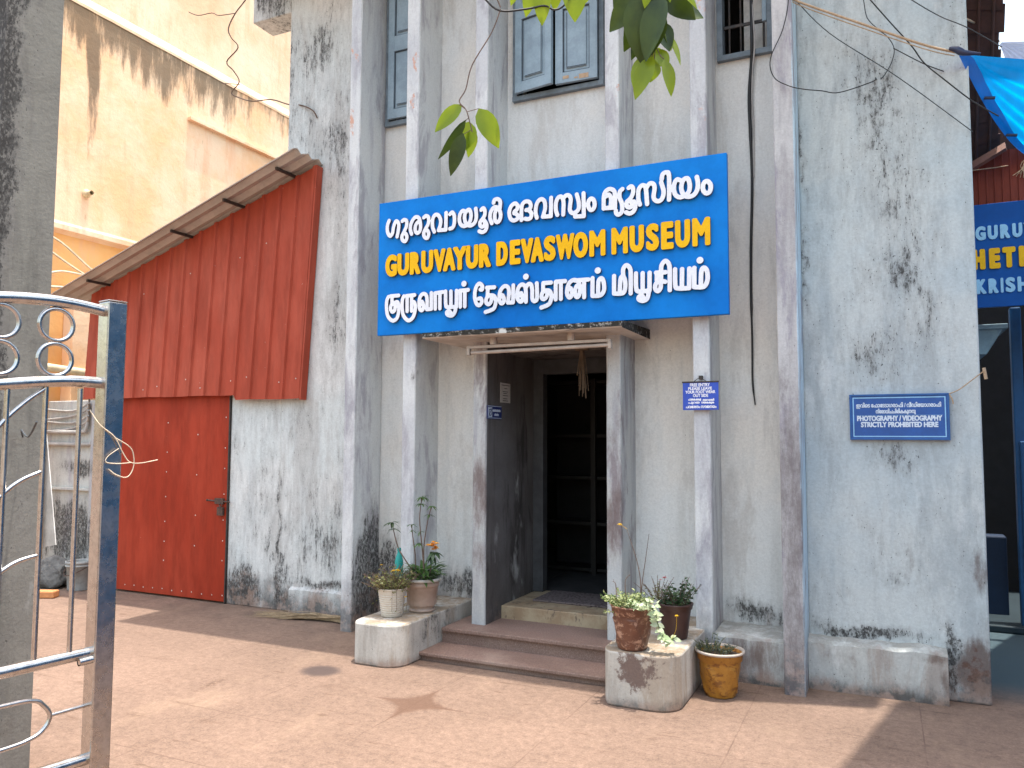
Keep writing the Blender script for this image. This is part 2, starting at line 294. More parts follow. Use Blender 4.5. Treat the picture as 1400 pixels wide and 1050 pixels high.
M['orange'] = orange_mat('orange_plaster', (.76, .455, .25), (.78, .57, .395), True)
M['orange_up'] = orange_mat('pale_orange_plaster', (.70, .46, .29), (.76, .58, .42), False)
M['orange_low'] = orange_mat('shaded_orange_plaster', (.74, .38, .13), (.78, .44, .18), False)  # lower wall: shade below the ledge put into a deeper orange
M['cable_cream'] = simple('cream_cable', (.72, .58, .42), rough=.6, bumpk=0)
M['pipe_grey'] = simple('grey_conduit', (.42, .40, .38), (.30, .29, .28), .6)
M['pipe_cream'] = simple('cream_pipe', (.68, .56, .36), rough=.5)
M['black_cable'] = simple('black_cable', (.014, .014, .015), rough=.6, bumpk=0)
M['grey_cable'] = simple('grey_cable', (.05, .055, .06), rough=.6, bumpk=0)
M['rope'] = simple('coir_rope', (.50, .36, .24), (.38, .26, .16), .9, sc=90)
M['twig'] = simple('twig_bark', (.10, .065, .05), (.17, .11, .08), .85, sc=40)
def steel():
    t = NT('polished_steel'); t.pos(); n_ = t.noise(14, 6, .7); d = t.noise(60, 5, .8)
    t.b.inputs['Anisotropic'].default_value = .3
    return t.fin(t.mix(t.ss(d, .4, .7), (.52, .49, .46), (.38, .355, .335)), t.ss(n_, .3, .7, .18, .36), 1.0, t.bump(n_, .04, .003))
M['steel'] = steel()
def pot_mat(name, c, c2, c3, rough=.45, swirl=False):
    t = NT(name); t.pos(True); a = t.noise(9, 6, .7); col = t.mix(t.ss(a, .38, .62), c, c2)
    if swirl:
        w = t.noise(16, 7, .75, t.mapv((1, 1, 1.6)), .5); col = t.mix(t.ss(w, .50, .60), col, c3)
    else: col = t.mix(t.ss(t.noise(20, 6, .7, t.mapv((1, 1, .4))), .6, .75, 0, .6), col, c3)
    return t.fin(col, rough, 0, t.bump(t.noise(40, 5, .7), .12, .004), .4)
M['pot_white'] = pot_mat('cream_pot_plastic', (.56, .50, .42), (.50, .44, .36), (.36, .29, .22))
M['pot_beige'] = pot_mat('beige_pot_plastic', (.40, .29, .23), (.35, .25, .195), (.25, .17, .13), .4)
M['pot_rim'] = pot_mat('pale_pot_rim', (.50, .47, .43), (.44, .40, .36), (.32, .28, .24), .45)
M['pot_brown'] = pot_mat('brown_pot_glaze', (.150, .060, .034), (.115, .046, .028), (.36, .20, .13), .45, True)
M['pot_dark'] = pot_mat('dark_pot_plastic', (.060, .028, .022), (.05, .024, .02), (.10, .05, .04), .4)
M['pot_mustard'] = pot_mat('mustard_pot_plastic', (.36, .155, .022), (.42, .19, .032), (.20, .075, .018), .42, True)
M['pot_mustard_rim'] = pot_mat('faded_pot_rim', (.46, .40, .34), (.40, .33, .27), (.3, .2, .12), .5)
M['soil'] = simple('potting_soil', (.045, .032, .024), (.07, .05, .035), .95, sc=30, bumpk=.6)
def leaf_mat(name, c, c2, trans=.35, rough=.45):
    t = NT(name); t.pos(True); a = t.noise(12, 4, .6); col = t.mix(t.ss(a, .35, .65), c, c2)
    t.fin(col, rough, 0, None, .4)
    tr = t.n('ShaderNodeBsdfTranslucent'); t.set(tr.inputs[0], t.mix(.5, col, tuple(min(1, v * 1.6) for v in c)))
    mx = t.n('ShaderNodeMixShader'); mx.inputs[0].default_value = trans
    t.t.links.new(t.b.outputs[0], mx.inputs[1]); t.t.links.new(tr.outputs[0], mx.inputs[2]); t.t.links.new(mx.outputs[0], t.out.inputs[0])
    return t.m
M['leaf_tree'] = leaf_mat('broad_leaf', (.24, .31, .020), (.16, .24, .018), .55, .3)
M['leaf_dark'] = leaf_mat('old_broad_leaf', (.050, .080, .010), (.022, .040, .006), .30, .42)
M['leaf_green'] = leaf_mat('garden_leaf', (.085, .165, .040), (.05, .105, .03), .3)
M['leaf_deep'] = leaf_mat('deep_leaf', (.035, .07, .028), (.05, .09, .035), .2)
M['leaf_olive'] = leaf_mat('olive_sprig', (.21, .20, .075), (.15, .165, .06), .3)
M['leaf_pale'] = leaf_mat('variegated_leaf', (.38, .40, .20), (.22, .27, .10), .3)
M['leaf_cream'] = leaf_mat('pale_trailing_leaf', (.55, .60, .42), (.36, .46, .24), .3)
M['leaf_grey'] = leaf_mat('grey_green_leaf', (.10, .12, .085), (.07, .085, .055), .2)
M['petal_yellow'] = leaf_mat('yellow_petal', (.80, .52, .02), (.75, .45, .02), .3)
M['petal_orange'] = leaf_mat('orange_petal', (.85, .36, .03), (.85, .48, .04), .3)
M['petal_pink'] = leaf_mat('pink_petal', (.55, .16, .17), (.45, .12, .14), .3)
def bottle_mat():
    t = NT('teal_plastic'); t.b.inputs['Transmission Weight'].default_value = .55; t.b.inputs['IOR'].default_value = 1.3
    return t.fin((.06, .50, .45), .2)
M['bottle'] = bottle_mat()
def tarp_mat(name, c, trans):
    t = NT(name); t.pos(); wv = t.noise(3, 5, .6); col = t.mix(t.ss(wv, .35, .65), c, tuple(v * .85 for v in c))
    t.fin(col, .5, 0, t.bump(t.noise(4, 5), .25, .03), .3)
    tr = t.n('ShaderNodeBsdfTranslucent'); t.set(tr.inputs[0], col)
    mx = t.n('ShaderNodeMixShader'); mx.inputs[0].default_value = trans
    t.t.links.new(t.b.outputs[0], mx.inputs[1]); t.t.links.new(tr.outputs[0], mx.inputs[2]); t.t.links.new(mx.outputs[0], t.out.inputs[0])
    return t.m
M['tarp'] = tarp_mat('blue_tarpaulin', (.0, .40, .95), .70)
M['tarp_hem'] = tarp_mat('blue_tarpaulin_hem', (.0, .14, .55), .25)
M['tarp_white'] = tarp_mat('white_tarpaulin', (.62, .64, .78), .5)
M['grommet'] = simple('dark_eyelet', (.02, .03, .08), rough=.4)
M['shade_blue'] = simple('shaded_blue_paint', (.007, .085, .22), (.006, .065, .17), .6, sc=3)  # blue paint with the shop's shade put into the colour
M['shop_floor'] = simple('shaded_shop_floor', (.012, .028, .038), (.008, .02, .028), .6)  # shade inside the shop put into the floor colour
M['low_wall_shade'] = simple('shaded_low_wall', (.004, .022, .06), (.003, .016, .045), .7, sc=3)  # darkest copy of the blue, shade on the low wall painted in
M['deep_void'] = simple('unlit_shop_shade', (.010, .010, .011), (.006, .006, .007), .9)  # gloom of the shop interior put into the colour
M['cabinet'] = simple('dark_cabinet_wood', (.007, .006, .0055), (.005, .0045, .004), .6)
M['blue_wall'] = simple('blue_wall_paint', (.03, .16, .36), (.025, .13, .30), .6, sc=3)
M['canopy_blue'] = simple('pale_blue_paint', (.22, .33, .38), (.17, .26, .31), .6)
M['roof_tile'] = simple('old_clay_tile', (.075, .030, .022), (.045, .020, .016), .85, sc=7)
M['fascia'] = simple('fascia_wood', (.24, .10, .065), (.18, .075, .05), .7)
M['brown_sheet'] = metal_sheet('brown_sheet_metal', (.20, .040, .025), (.24, .052, .034))
M['bucket'] = simple('cement_bucket', (.36, .36, .34), (.26, .255, .24), .7, sc=10)
M['stone'] = simple('rough_stone', (.16, .155, .145), (.10, .095, .09), .9, sc=12, bumpk=.7)
M['brickbit'] = simple('brick_bit', (.55, .24, .09), (.45, .19, .07), .85, sc=20)
M['white_sheet'] = simple('white_plastic_sheet', (.70, .67, .62), rough=.5)
M['mat'] = None
def mat_mat():
    t = NT('coir_mat'); g = t.vor(38, t.mapv((1, 1, 1))); col = t.mix(t.ss(g, .25, .5), (.055, .04, .04), (.13, .10, .095)); return t.fin(col, .95, 0, t.bump(g, .6, .01))
M['mat'] = mat_mat()
M['shade_sheet_grey'] = simple('grey_shade_sheet', (.22, .22, .22), rough=.8)

# ------------------------------------------------------------------ mesh helpers
class MB:
    def __init__(s): s.v = []; s.f = []; s.mi = []; s.cur = 0; s.sm = []
    def add(s, vs, fs, smooth=False):
        o = len(s.v); s.v += [tuple(v) for v in vs]
        for f in fs: s.f.append([o + i for i in f]); s.mi.append(s.cur); s.sm.append(smooth)
    def worn(s, x0, x1, y0, y1, z0, z1, amp=.0035, seed=0):
        """an upright whose two front corners are chipped and uneven"""
        n = max(4, int((z1 - z0) / .045)); vs = []; ch = .007
        for i in range(n + 1):
            z = z0 + (z1 - z0) * i / n; e = []
            for k in range(2):
                a = amp * mnoise.noise(Vector((seed + k * 7, z * 7, 1))); c = mnoise.noise(Vector((seed + k * 3, z * 3.1, 9))); e.append(ch + a + (.022 * (c - .38) if c > .38 else 0))
            vs += [(x0, y1, z), (x0, y0 + e[0], z), (x0 + e[0], y0, z), (x1 - e[1], y0, z), (x1, y0 + e[1], z), (x1, y1, z)]
        fs = [(i * 6 + k, i * 6 + k + 1, i * 6 + k + 7, i * 6 + k + 6) for i in range(n) for k in range(5)]
        fs += [(i * 6 + 5, i * 6, i * 6 + 6, i * 6 + 11) for i in range(n)]
        s.add(vs, fs); s.add(vs[:6], [(5, 4, 3, 2, 1, 0)]); s.add(vs[-6:], [(0, 1, 2, 3, 4, 5)]); return s
    def box(s, x0, x1, y0, y1, z0, z1):
        s.add([(x0, y0, z0), (x1, y0, z0), (x1, y1, z0), (x0, y1, z0), (x0, y0, z1), (x1, y0, z1), (x1, y1, z1), (x0, y1, z1)],
              [(0, 3, 2, 1), (4, 5, 6, 7), (0, 1, 5, 4), (1, 2, 6, 5), (2, 3, 7, 6), (3, 0, 4, 7)]); return s
    def prism(s, poly, z0, z1):
        n = len(poly); s.add([(x, y, z0) for x, y in poly] + [(x, y, z1) for x, y in poly],
              [tuple(range(n))[::-1], tuple(range(n, 2 * n))] + [(i, (i + 1) % n, n + (i + 1) % n, n + i) for i in range(n)]); return s
    def slab(s, quad, thick):
        """quad of 3-D points given a thickness along its normal"""
        q = [Vector(p) for p in quad]; nn = (q[1] - q[0]).cross(q[2] - q[0]).normalized() * thick
        n = len(q); s.add(q + [p + nn for p in q], [tuple(range(n))[::-1], tuple(range(n, 2 * n))] + [(i, (i + 1) % n, n + (i + 1) % n, n + i) for i in range(n)]); return s
    def tube(s, pts, r, n=8, cap=True):
        P = [Vector(p) for p in pts]; rs = r if isinstance(r, (list, tuple)) else [r] * len(P)
        t0 = (P[1] - P[0]).normalized(); a = t0.orthogonal().normalized(); vs = []
        for i, p in enumerate(P):
            t = ((P[min(i + 1, len(P) - 1)] - P[max(i - 1, 0)])).normalized()
            a = (a - t * a.dot(t)); a = a.normalized() if a.length > 1e-6 else t.orthogonal().normalized(); b = t.cross(a)
            for k in range(n):
                g = 2 * math.pi * k / n; vs.append(p + (a * math.cos(g) + b * math.sin(g)) * rs[i])
        fs = [(i * n + k, i * n + (k + 1) % n, (i + 1) * n + (k + 1) % n, (i + 1) * n + k) for i in range(len(P) - 1) for k in range(n)]
        s.add(vs, fs, True)
        if cap: s.add(vs[:n], [tuple(range(n))[::-1]]); s.add(vs[-n:], [tuple(range(n))])
        return s
    def lathe(s, prof, n=40, c=(0, 0, 0), fn=None, smooth=True):
        vs = []
        for r, z in prof:
            for k in range(n):
                a = 2 * math.pi * k / n; rr = r + (fn(a, z, r) if fn else 0)
                vs.append((c[0] + rr * math.cos(a), c[1] + rr * math.sin(a), c[2] + z))
        s.add(vs, [(i * n + k, i * n + (k + 1) % n, (i + 1) * n + (k + 1) % n, (i + 1) * n + k) for i in range(len(prof) - 1) for k in range(n)], smooth); return s
    def disc(s, r, z, n=40, c=(0, 0, 0)):
        s.add([(c[0] + r * math.cos(2 * math.pi * k / n), c[1] + r * math.sin(2 * math.pi * k / n), c[2] + z) for k in range(n)], [tuple(range(n))]); return s
    def leaf(s, base, d, nrm, L, W, droop=.25, fold=.18, seg=5, tip=1.0):
        """a pointed leaf blade folded along its midrib and bending over"""
        d = Vector(d).normalized(); nrm = Vector(nrm); nrm = (nrm - d * nrm.dot(d))
        nrm = nrm.normalized() if nrm.length > 1e-4 else d.orthogonal().normalized(); sd = d.cross(nrm); p = Vector(base); vs = []
        for i in range(seg + 1):
            u = i / seg; w = W * .5 * (math.sin(math.pi * min(1, u ** .8 * 1.0)) ** .8) if 0 < i < seg else W * .02
            c = p + d * (L * u) - nrm * (droop * L * u * u)
            vs += [c + sd * w + nrm * (fold * w), c, c - sd * w + nrm * (fold * w)]
        fs = []
        for i in range(seg):
            a = i * 3; fs += [(a, a + 1, a + 4, a + 3), (a + 1, a + 2, a + 5, a + 4)]
        s.add(vs, fs, True); return s
    def build(s, name, mat, parent=None, bevel=0.0, loc=None):
        me = bpy.data.meshes.new(name); me.from_pydata(s.v, [], s.f)
        for k in (mat if isinstance(mat, (list, tuple)) else [mat]): me.materials.append(M[k])
        me.polygons.foreach_set('material_index', s.mi); me.polygons.foreach_set('use_smooth', s.sm); me.update()
        o = bpy.data.objects.new(name, me); COL.objects.link(o)
        if parent is not None:
            o.parent = parent
            if loc is None:                      # vertices are in world space: undo the thing's own placement
                o.matrix_parent_inverse = world_of(parent).inverted()
        if loc is not None: o.location = loc
        if bevel:
            b = o.modifiers.new('bevel', 'BEVEL'); b.width = bevel; b.segments = 2; b.limit_method = 'ANGLE'; b.angle_limit = R(40)
        return o
def world_of(o):
    mw = Matrix.LocRotScale(o.location, o.rotation_euler, o.scale)
    return mw if o.parent is None else world_of(o.parent) @ o.matrix_parent_inverse @ mw
def tag(o, label, cat, group=None, kind=None):
    if label: o['label'] = label
    if cat: o['category'] = cat
    if group: o['group'] = group
    if kind: o['kind'] = kind
    return o
def thing(name, label, cat, loc=(0, 0, 0), rz=0, group=None):
    o = bpy.data.objects.new(name, None); COL.objects.link(o); o.location = loc; o.rotation_euler = (0, 0, rz); o.empty_display_size = .1
    return tag(o, label, cat, group)
def smooth_pts(pts, k=6):
    P = [Vector(p) for p in pts]; out = []
    for i in range(len(P) - 1):
        a, b, c, d = P[max(i - 1, 0)], P[i], P[i + 1], P[min(i + 2, len(P) - 1)]
        for j in range(k):
            t = j / k; out.append(.5 * ((2 * b) + (c - a) * t + (2 * a - 5 * b + 4 * c - d) * t * t + (3 * b - a - 3 * c + d) * t ** 3))
    return out + [P[-1]]

# ------------------------------------------------------------------ lettering: distance fields turned into raised letters
def glyph_loops(body):
    cu = bpy.data.curves.new('lettering', 'FONT'); cu.body = body; cu.size = 1
    o = bpy.data.objects.new('lettering', cu); COL.objects.link(o); dg = bpy.context.evaluated_depsgraph_get()
    c2 = o.evaluated_get(dg).to_curve(dg, apply_modifiers=False); loops = []
    for sp in c2.splines:
        bp = sp.bezier_points; n = len(bp); pts = []
        if n < 2: continue
        for i in range(n):
            a, b = bp[i], bp[(i + 1) % n]
            for k in range(5):
                t = k / 5; q = (1 - t) ** 3 * a.co + 3 * (1 - t) ** 2 * t * a.handle_right + 3 * (1 - t) * t * t * b.handle_left + t ** 3 * b.co
                pts.append((q.x, q.y))
        loops.append(np.array(pts))
    o.to_curve_clear() if hasattr(o, 'to_curve_clear') else None
    bpy.data.objects.remove(o); bpy.data.curves.remove(cu)
    return loops
def seg_dist(X, Y, a, b):
    dx, dy = b[0] - a[0], b[1] - a[1]; L = dx * dx + dy * dy + 1e-12
    t = np.clip(((X - a[0]) * dx + (Y - a[1]) * dy) / L, 0, 1); return np.hypot(X - a[0] - t * dx, Y - a[1] - t * dy)
def loops_field(X, Y, loops):
    D = np.full(X.shape, 9.0); Wd = np.zeros(X.shape, int)
    for lp in loops:
        for i in range(len(lp)):
            a, b = lp[i], lp[(i + 1) % len(lp)]
            D = np.minimum(D, seg_dist(X, Y, a, b)); cr = (b[0] - a[0]) * (Y - a[1]) - (b[1] - a[1]) * (X - a[0])
            Wd += ((a[1] <= Y) & (b[1] > Y) & (cr > 0)).astype(int) - ((a[1] > Y) & (b[1] <= Y) & (cr < 0)).astype(int)
    return np.where(Wd != 0, -D, D)
def field_polys(F, x0, y0, h):
    """marching squares: polygons (lists of vertex ids), vertices"""
    ny, nx = F.shape; ins = F < 0; V = {}; vs = []; polys = []
    def vid(key, xy):
        if key not in V: V[key] = len(vs); vs.append(xy)
        return V[key]
    cnt = ins[:-1, :-1].astype(int) + ins[1:, :-1] + ins[:-1, 1:] + ins[1:, 1:]
    for j, i in zip(*np.nonzero(cnt)):
        cs = [(i, j), (i + 1, j), (i + 1, j + 1), (i, j + 1)]; pl = []
        for k in range(4):
            a, b = cs[k], cs[(k + 1) % 4]; fa, fb = F[a[1], a[0]], F[b[1], b[0]]
            if fa < 0: pl.append(vid(a, (x0 + a[0] * h, y0 + a[1] * h)))
            if (fa < 0) != (fb < 0):
                t = fa / (fa - fb); key = (a, b) if a < b else (b, a)
                pl.append(vid(key, (x0 + (a[0] + (b[0] - a[0]) * t) * h, y0 + (a[1] + (b[1] - a[1]) * t) * h)))
        if len(pl) >= 3: polys.append(pl)
    return vs, polys
def raise_field(mb, F, x0, y0, h, fmap, thick, side_mat=0):
    vs, polys = field_polys(F, x0, y0, h); n = len(vs)
    mb.add([fmap(x, y, thick) for x, y in vs], [tuple(p) for p in polys])
    if thick > .003:
        E = {}
        for p in polys:
            for k in range(len(p)):
                a, b = p[k], p[(k + 1) % len(p)]
                if (b, a) in E: del E[(b, a)]
                else: E[(a, b)] = 1
        c = mb.cur; mb.cur = side_mat
        for a, b in E:
            mb.add([fmap(*vs[b], thick), fmap(*vs[a], thick), fmap(*vs[a], 0), fmap(*vs[b], 0)], [(0, 1, 2, 3)])
        mb.cur = c
def grid(x0, x1, y0, y1, h):
    nx = int((x1 - x0) / h) + 2; ny = int((y1 - y0) / h) + 2
    return np.meshgrid(x0 + np.arange(nx) * h, y0 + np.arange(ny) * h)
def strokes(mb, paths, r, h, fmap, thick, side, dots=(), dot_r=.03):
    A = [np.array([(p[0], p[1]) for p in smooth_pts([(x, y, 0) for x, y in q], 5)]) if len(q) > 2 else np.array(q, float) for q in paths]
    allp = np.concatenate(A); x0, y0 = allp.min(0) - r * 3; x1, y1 = allp.max(0) + r * 3
    if len(dots): y1 = max(y1, max(d[1] for d in dots) + .06); x1 = max(x1, max(d[0] for d in dots) + .06)
    X, Y = grid(x0, x1, y0, y1, h); F = np.full(X.shape, .2)
    for q in A:
        i0 = max(0, int((q[:, 0].min() - x0 - 2 * r) / h)); i1 = int((q[:, 0].max() - x0 + 2 * r) / h) + 2
        Xs, Ys = X[:, i0:i1], Y[:, i0:i1]; d = F[:, i0:i1]
        for a, b in zip(q[:-1], q[1:]): d = np.minimum(d, seg_dist(Xs, Ys, a, b) - r)
        F[:, i0:i1] = d
    for cx, cy in dots: F = np.minimum(F, np.hypot(X - cx, Y - cy) - dot_r)
    raise_field(mb, F, x0, y0, h, fmap, thick, side)
def letter(mb, ch, box, bold, h, fmap, thick, side):
    """one letter from the default typeface, fattened and fitted into box"""
    L = glyph_loops(ch); P = np.concatenate(L); lo, hi = P.min(0), P.max(0); x0, x1, y0, y1 = box
    sx = (x1 - x0 - 2 * bold) / (hi[0] - lo[0]); sy = (y1 - y0 - 2 * bold) / (hi[1] - lo[1])
    L = [np.stack([x0 + bold + (l[:, 0] - lo[0]) * sx, y0 + bold + (l[:, 1] - lo[1]) * sy], 1) for l in L]
    X, Y = grid(x0 - 2 * h, x1 + 2 * h, y0 - 2 * h, y1 + 2 * h, h)
    raise_field(mb, loops_field(X, Y, L) - bold, X[0, 0], Y[0, 0], h, fmap, thick, side)
def line_of_text(mb, body, box, bold, h, fmap, thick=.0015):
    L = glyph_loops(body); P = np.concatenate(L); lo, hi = P.min(0), P.max(0); x0, x1, y0, y1 = box
    sx = (x1 - x0) / (hi[0] - lo[0]); sy = (y1 - y0) / (hi[1] - lo[1])
    L = [np.stack([x0 + (l[:, 0] - lo[0]) * sx, y0 + (l[:, 1] - lo[1]) * sy], 1) for l in L]
    for l in L:
        pass
    X, Y = grid(x0 - 3 * h, x1 + 3 * h, y0 - 3 * h, y1 + 3 * h, h)
    raise_field(mb, loops_field(X, Y, L) - bold, X[0, 0], Y[0, 0], h, fmap, thick)

# ================================================================== SETTING
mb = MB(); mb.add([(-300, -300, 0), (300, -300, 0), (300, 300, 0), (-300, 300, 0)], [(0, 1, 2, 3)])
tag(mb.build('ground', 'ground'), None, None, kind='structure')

# ================================================================== MUSEUM BUILDING
B = thing('museum_building', 'weathered pale blue-white two storey museum building with tall vertical fins', 'building', (-2.3, 5.8, 0))
# left wing and corner walls, central wall with its door and window openings
MB().box(-5.15, -4.12, 5.81, 6.2, 0, 6.2).box(-5.15, -4.95, 6.2, 9.2, 0, 6.2).build('wing_wall', 'wing', B, .012)
MB().box(-5.785, -5.154, 5.822, 6.1, 0, 2.6).build('infill_wall', 'wing', B, .01)
MB().box(-.476, .56, 5.65, 9.2, 0, 6.2).build('corner_wall', 'right', B, .014)
MB().box(-5.64, -5.152, 5.812, 6.10, 5.77, 6.15).build('roof_beam', 'wing', B, .01)
FY = 5.82; DX0, DX1 = -2.79, -1.81
WZ0, WZ1 = 4.41, 5.75
wins = [(-4.005, -3.57), (-2.73, -1.93), (-1.045, -.645)]
mb = MB()
xs = [-4.12, wins[0][0], wins[0][1], wins[1][0], wins[1][1], wins[2][0], wins[2][1], -.478]
mb.box(-4.12, DX0, FY, FY + .25, 0, 2.36).box(DX1, -.478, FY, FY + .25, 0, 2.36)
mb.box(-4.12, -.478, FY, FY + .25, 2.36, WZ0)
for i in range(0, 8, 2): mb.box(xs[i], xs[i + 1], FY, FY + .25, WZ0, WZ1)
mb.box(-4.12, -.478, FY, FY + .25, WZ1, 6.2)
mb.build('facade_wall', 'bay', B)
# six pilasters standing out of the facade
fins = [(-4.13, -4.018), (-3.56, -3.435), (-2.905, -2.79), (-1.81, -1.70), (-1.178, -1.062), (-.602, -.474)]
for i, (a, b) in enumerate(fins):
    y0 = 5.45 if i < 5 else 5.335; z0 = 0 if i not in (2, 3) else 2.40
    mb = MB()
    mb.worn(a, b, y0 - .02 if i == 0 else y0, 5.81 if i == 0 else FY, z0, 6.2, seed=i * 13)
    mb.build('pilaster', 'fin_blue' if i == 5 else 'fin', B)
# doorway: jambs, passage, lintel, inner frame
for a, b in ((DX0 - .115, DX0), (DX1, DX1 + .11)):
    MB().worn(a, b, 5.455, FY, .176, 2.398, seed=a * 31).build('door_jamb', 'jamb', B)
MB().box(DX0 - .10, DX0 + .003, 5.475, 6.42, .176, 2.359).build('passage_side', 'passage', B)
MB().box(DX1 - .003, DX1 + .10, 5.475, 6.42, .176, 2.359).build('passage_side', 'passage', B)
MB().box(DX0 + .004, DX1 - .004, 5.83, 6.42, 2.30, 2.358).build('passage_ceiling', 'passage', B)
df = MB().box(DX0 + .004, DX0 + .10, 6.36, 6.46, .283, 2.30).box(DX1 - .09, DX1 - .004, 6.36, 6.46, .283, 2.30).box(DX0 + .10, DX1 - .09, 6.36, 6.46, 2.17, 2.30).build('door_frame', 'frame_dark', B, .004)
# dark hall behind, floors and roof
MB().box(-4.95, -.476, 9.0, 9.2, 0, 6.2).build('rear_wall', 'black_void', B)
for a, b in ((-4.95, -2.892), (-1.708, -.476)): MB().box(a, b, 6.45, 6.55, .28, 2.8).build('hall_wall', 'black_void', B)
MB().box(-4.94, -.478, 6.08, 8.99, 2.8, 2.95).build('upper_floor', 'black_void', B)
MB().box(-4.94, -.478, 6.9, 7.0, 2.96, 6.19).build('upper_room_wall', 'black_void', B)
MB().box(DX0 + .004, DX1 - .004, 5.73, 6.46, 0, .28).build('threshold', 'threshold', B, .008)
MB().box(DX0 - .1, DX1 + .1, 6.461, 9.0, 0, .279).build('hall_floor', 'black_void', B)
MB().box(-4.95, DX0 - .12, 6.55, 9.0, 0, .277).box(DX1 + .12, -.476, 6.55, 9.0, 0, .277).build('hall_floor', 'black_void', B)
MB().box(-5.45, -1.02, 4.97, 5.805, 6.205, 6.35).box(-5.45, .60, 5.81, 9.3, 6.205, 6.35).prism([(-1.02, 4.97), (.55, 5.43), (.60, 5.805), (-1.02, 5.805)], 6.206, 6.349).build('roof', 'asbestos', B)
# steps
mb = MB()
mb.box(-3.075, -1.59, 5.0, 5.30, 0, .036).box(-3.065, -1.60, 5.29, 5.75, 0, .148)
mb.build('stair_riser', 'step', B)
MB().box(-3.08, -1.585, 4.972, 5.30, .036, .062).build('step', 'step', B, .006)
MB().box(-3.055, -1.60, 5.262, 5.80, .148, .178).build('step', 'step', B, .006)
def rounded_block(x0, x1, y0, y1, z, r):
    pts = [(x0, y1), (x0, y0 + r * .9)]
    pts = [(x1, y1), (x0, y1)]
    for k in range(9): a = math.pi + k / 8 * math.pi / 2; pts.append((x0 + r * .55 + r * .55 * math.cos(a), y0 + r + r * math.sin(a)))
    for k in range(9): a = 1.5 * math.pi + k / 8 * math.pi / 2; pts.append((x1 - r + r * math.cos(a), y0 + r + r * math.sin(a)))
    return pts
mb = MB(); mb.prism(rounded_block(-3.495, -3.075, 4.70, 5.82, 0, .15), 0, .292); mb.build('step_block', 'block', B, .012)
mb = MB(); mb.prism(rounded_block(-1.592, -1.118, 4.655, 5.82, 0, .145), 0, .325); mb.build('step_block', 'block', B, .012)
# plaster skirtings
def skirt(x0, x1, y0, y1, h):
    mb = MB(); n = 24
    for i in range(n):
        pass
    top = []
    vs = []; fs = []
    for i in range(n + 1):
        x = x0 + (x1 - x0) * i / n; k = h + .012 * mnoise.noise(Vector((x * 9, y0, 1))) ; e = .012 * mnoise.noise(Vector((x * 14, y0, 5)))
        vs += [(x, y0, 0), (x, y0 + e * .4, k - .02), (x, y0 + .03 + e, k), (x, y1, k + .012), (x, y1, 0)]
    for i in range(n):
        a = i * 5; b = a + 5
        fs += [(a, b, b + 1, a + 1), (a + 1, b + 1, b + 2, a + 2), (a + 2, b + 2, b + 3, a + 3)]
    mb.add(vs, fs, False); mb.add(vs[:5], [(0, 1, 2, 3, 4)]); mb.add(vs[-5:], [(4, 3, 2, 1, 0)])
    return mb
skirt(-.472, .325, 5.535, 5.652, .315).build('skirting', 'skirt', B)
skirt(-1.06, -.60, 5.47, 5.83, .30).build('skirting', 'skirt', B)
skirt(-4.98, -4.14, 5.775, 5.815, .235).build('skirting', 'wing', B)
# canopy over the door
CZ = 2.36
mb = MB(); n = 26; vs = []; fs = []
for i in range(n + 1):
    x = -3.16 + (1.58) * i / n; e = .008 * mnoise.noise(Vector((x * 11, 2, 3))); g = .010 * mnoise.noise(Vector((x * 17, 8, 3)))
    vs += [(x, 5.11, CZ), (x, 5.10 + e, CZ + .008 + g * .5), (x, 5.105 + e, CZ + .045 + g), (x, 5.16, CZ + .052 + g), (x, 5.82, CZ + .075), (x, 5.82, CZ)]
for i in range(n):
    a = i * 6; b = a + 6; fs += [(a + k, b + k, b + (k + 1) % 6, a + (k + 1) % 6) for k in range(6)]
mb.add(vs, fs); mb.add(vs[:6], [tuple(range(6))]); mb.add(vs[-6:], [tuple(range(6))[::-1]]); mb.build('canopy', 'canopy', B)
# windows -----------------------------------------------------------
def shutter(w, h, name, parent, loc, ang, flip=1, worn=False):
    """leaf hinged at its local x=0; flip=-1 hinges on the right"""
    t = .034; st = .062; mb = MB(); hs = [0.0, .085, .62, .76, h - .07, h]
    def bx(x0, x1, y0, y1, z0, z1): mb.box(min(flip * x0, flip * x1), max(flip * x0, flip * x1), y0, y1, z0, z1)
    bx(0, st, -t, 0, 0, h); bx(w - st, w, -t, 0, 0, h)
    for a, b in ((0, .085), (.62, .76), (h - .07, h)): bx(st, w - st, -t + .001, -.001, a, b)
    for a, b in ((.085, .62), (.76, h - .07)):
        bx(st, w - st, -t * .45, -t * .25, a, b); bx(st + .03, w - st - .03, -t * .85, -t * .45, a + .035, b - .035)
        mb.cur = 1; bx(st, w - st, -t * .62, -t * .46, a, a + .011); bx(st, st + .009, -t * .62, -t * .46, a, b); bx(w - st - .009, w - st, -t * .62, -t * .46, a, b); bx(st, w - st, -t * .62, -t * .46, b - .009, b)
        bx(st + .032, w - st - .032, -t * .875, -t * .85, a + .037, a + .044); bx(w - st - .039, w - st - .032, -t * .875, -t * .85, a + .037, b - .037); mb.cur = 0
    if worn:
        mb.cur = 2; bx(.07, .15, -t - .0015, -t, .012, .05); bx(.235, .285, -t - .0015, -t, .03, .055); bx(.16, .19, -t - .0015, -t, .02, .032); mb.cur = 0
    o = mb.build(name, ['shutter', 'shutter_groove', 'bare_wood'], parent, .003, loc); o.rotation_euler = (0, 0, ang); return o
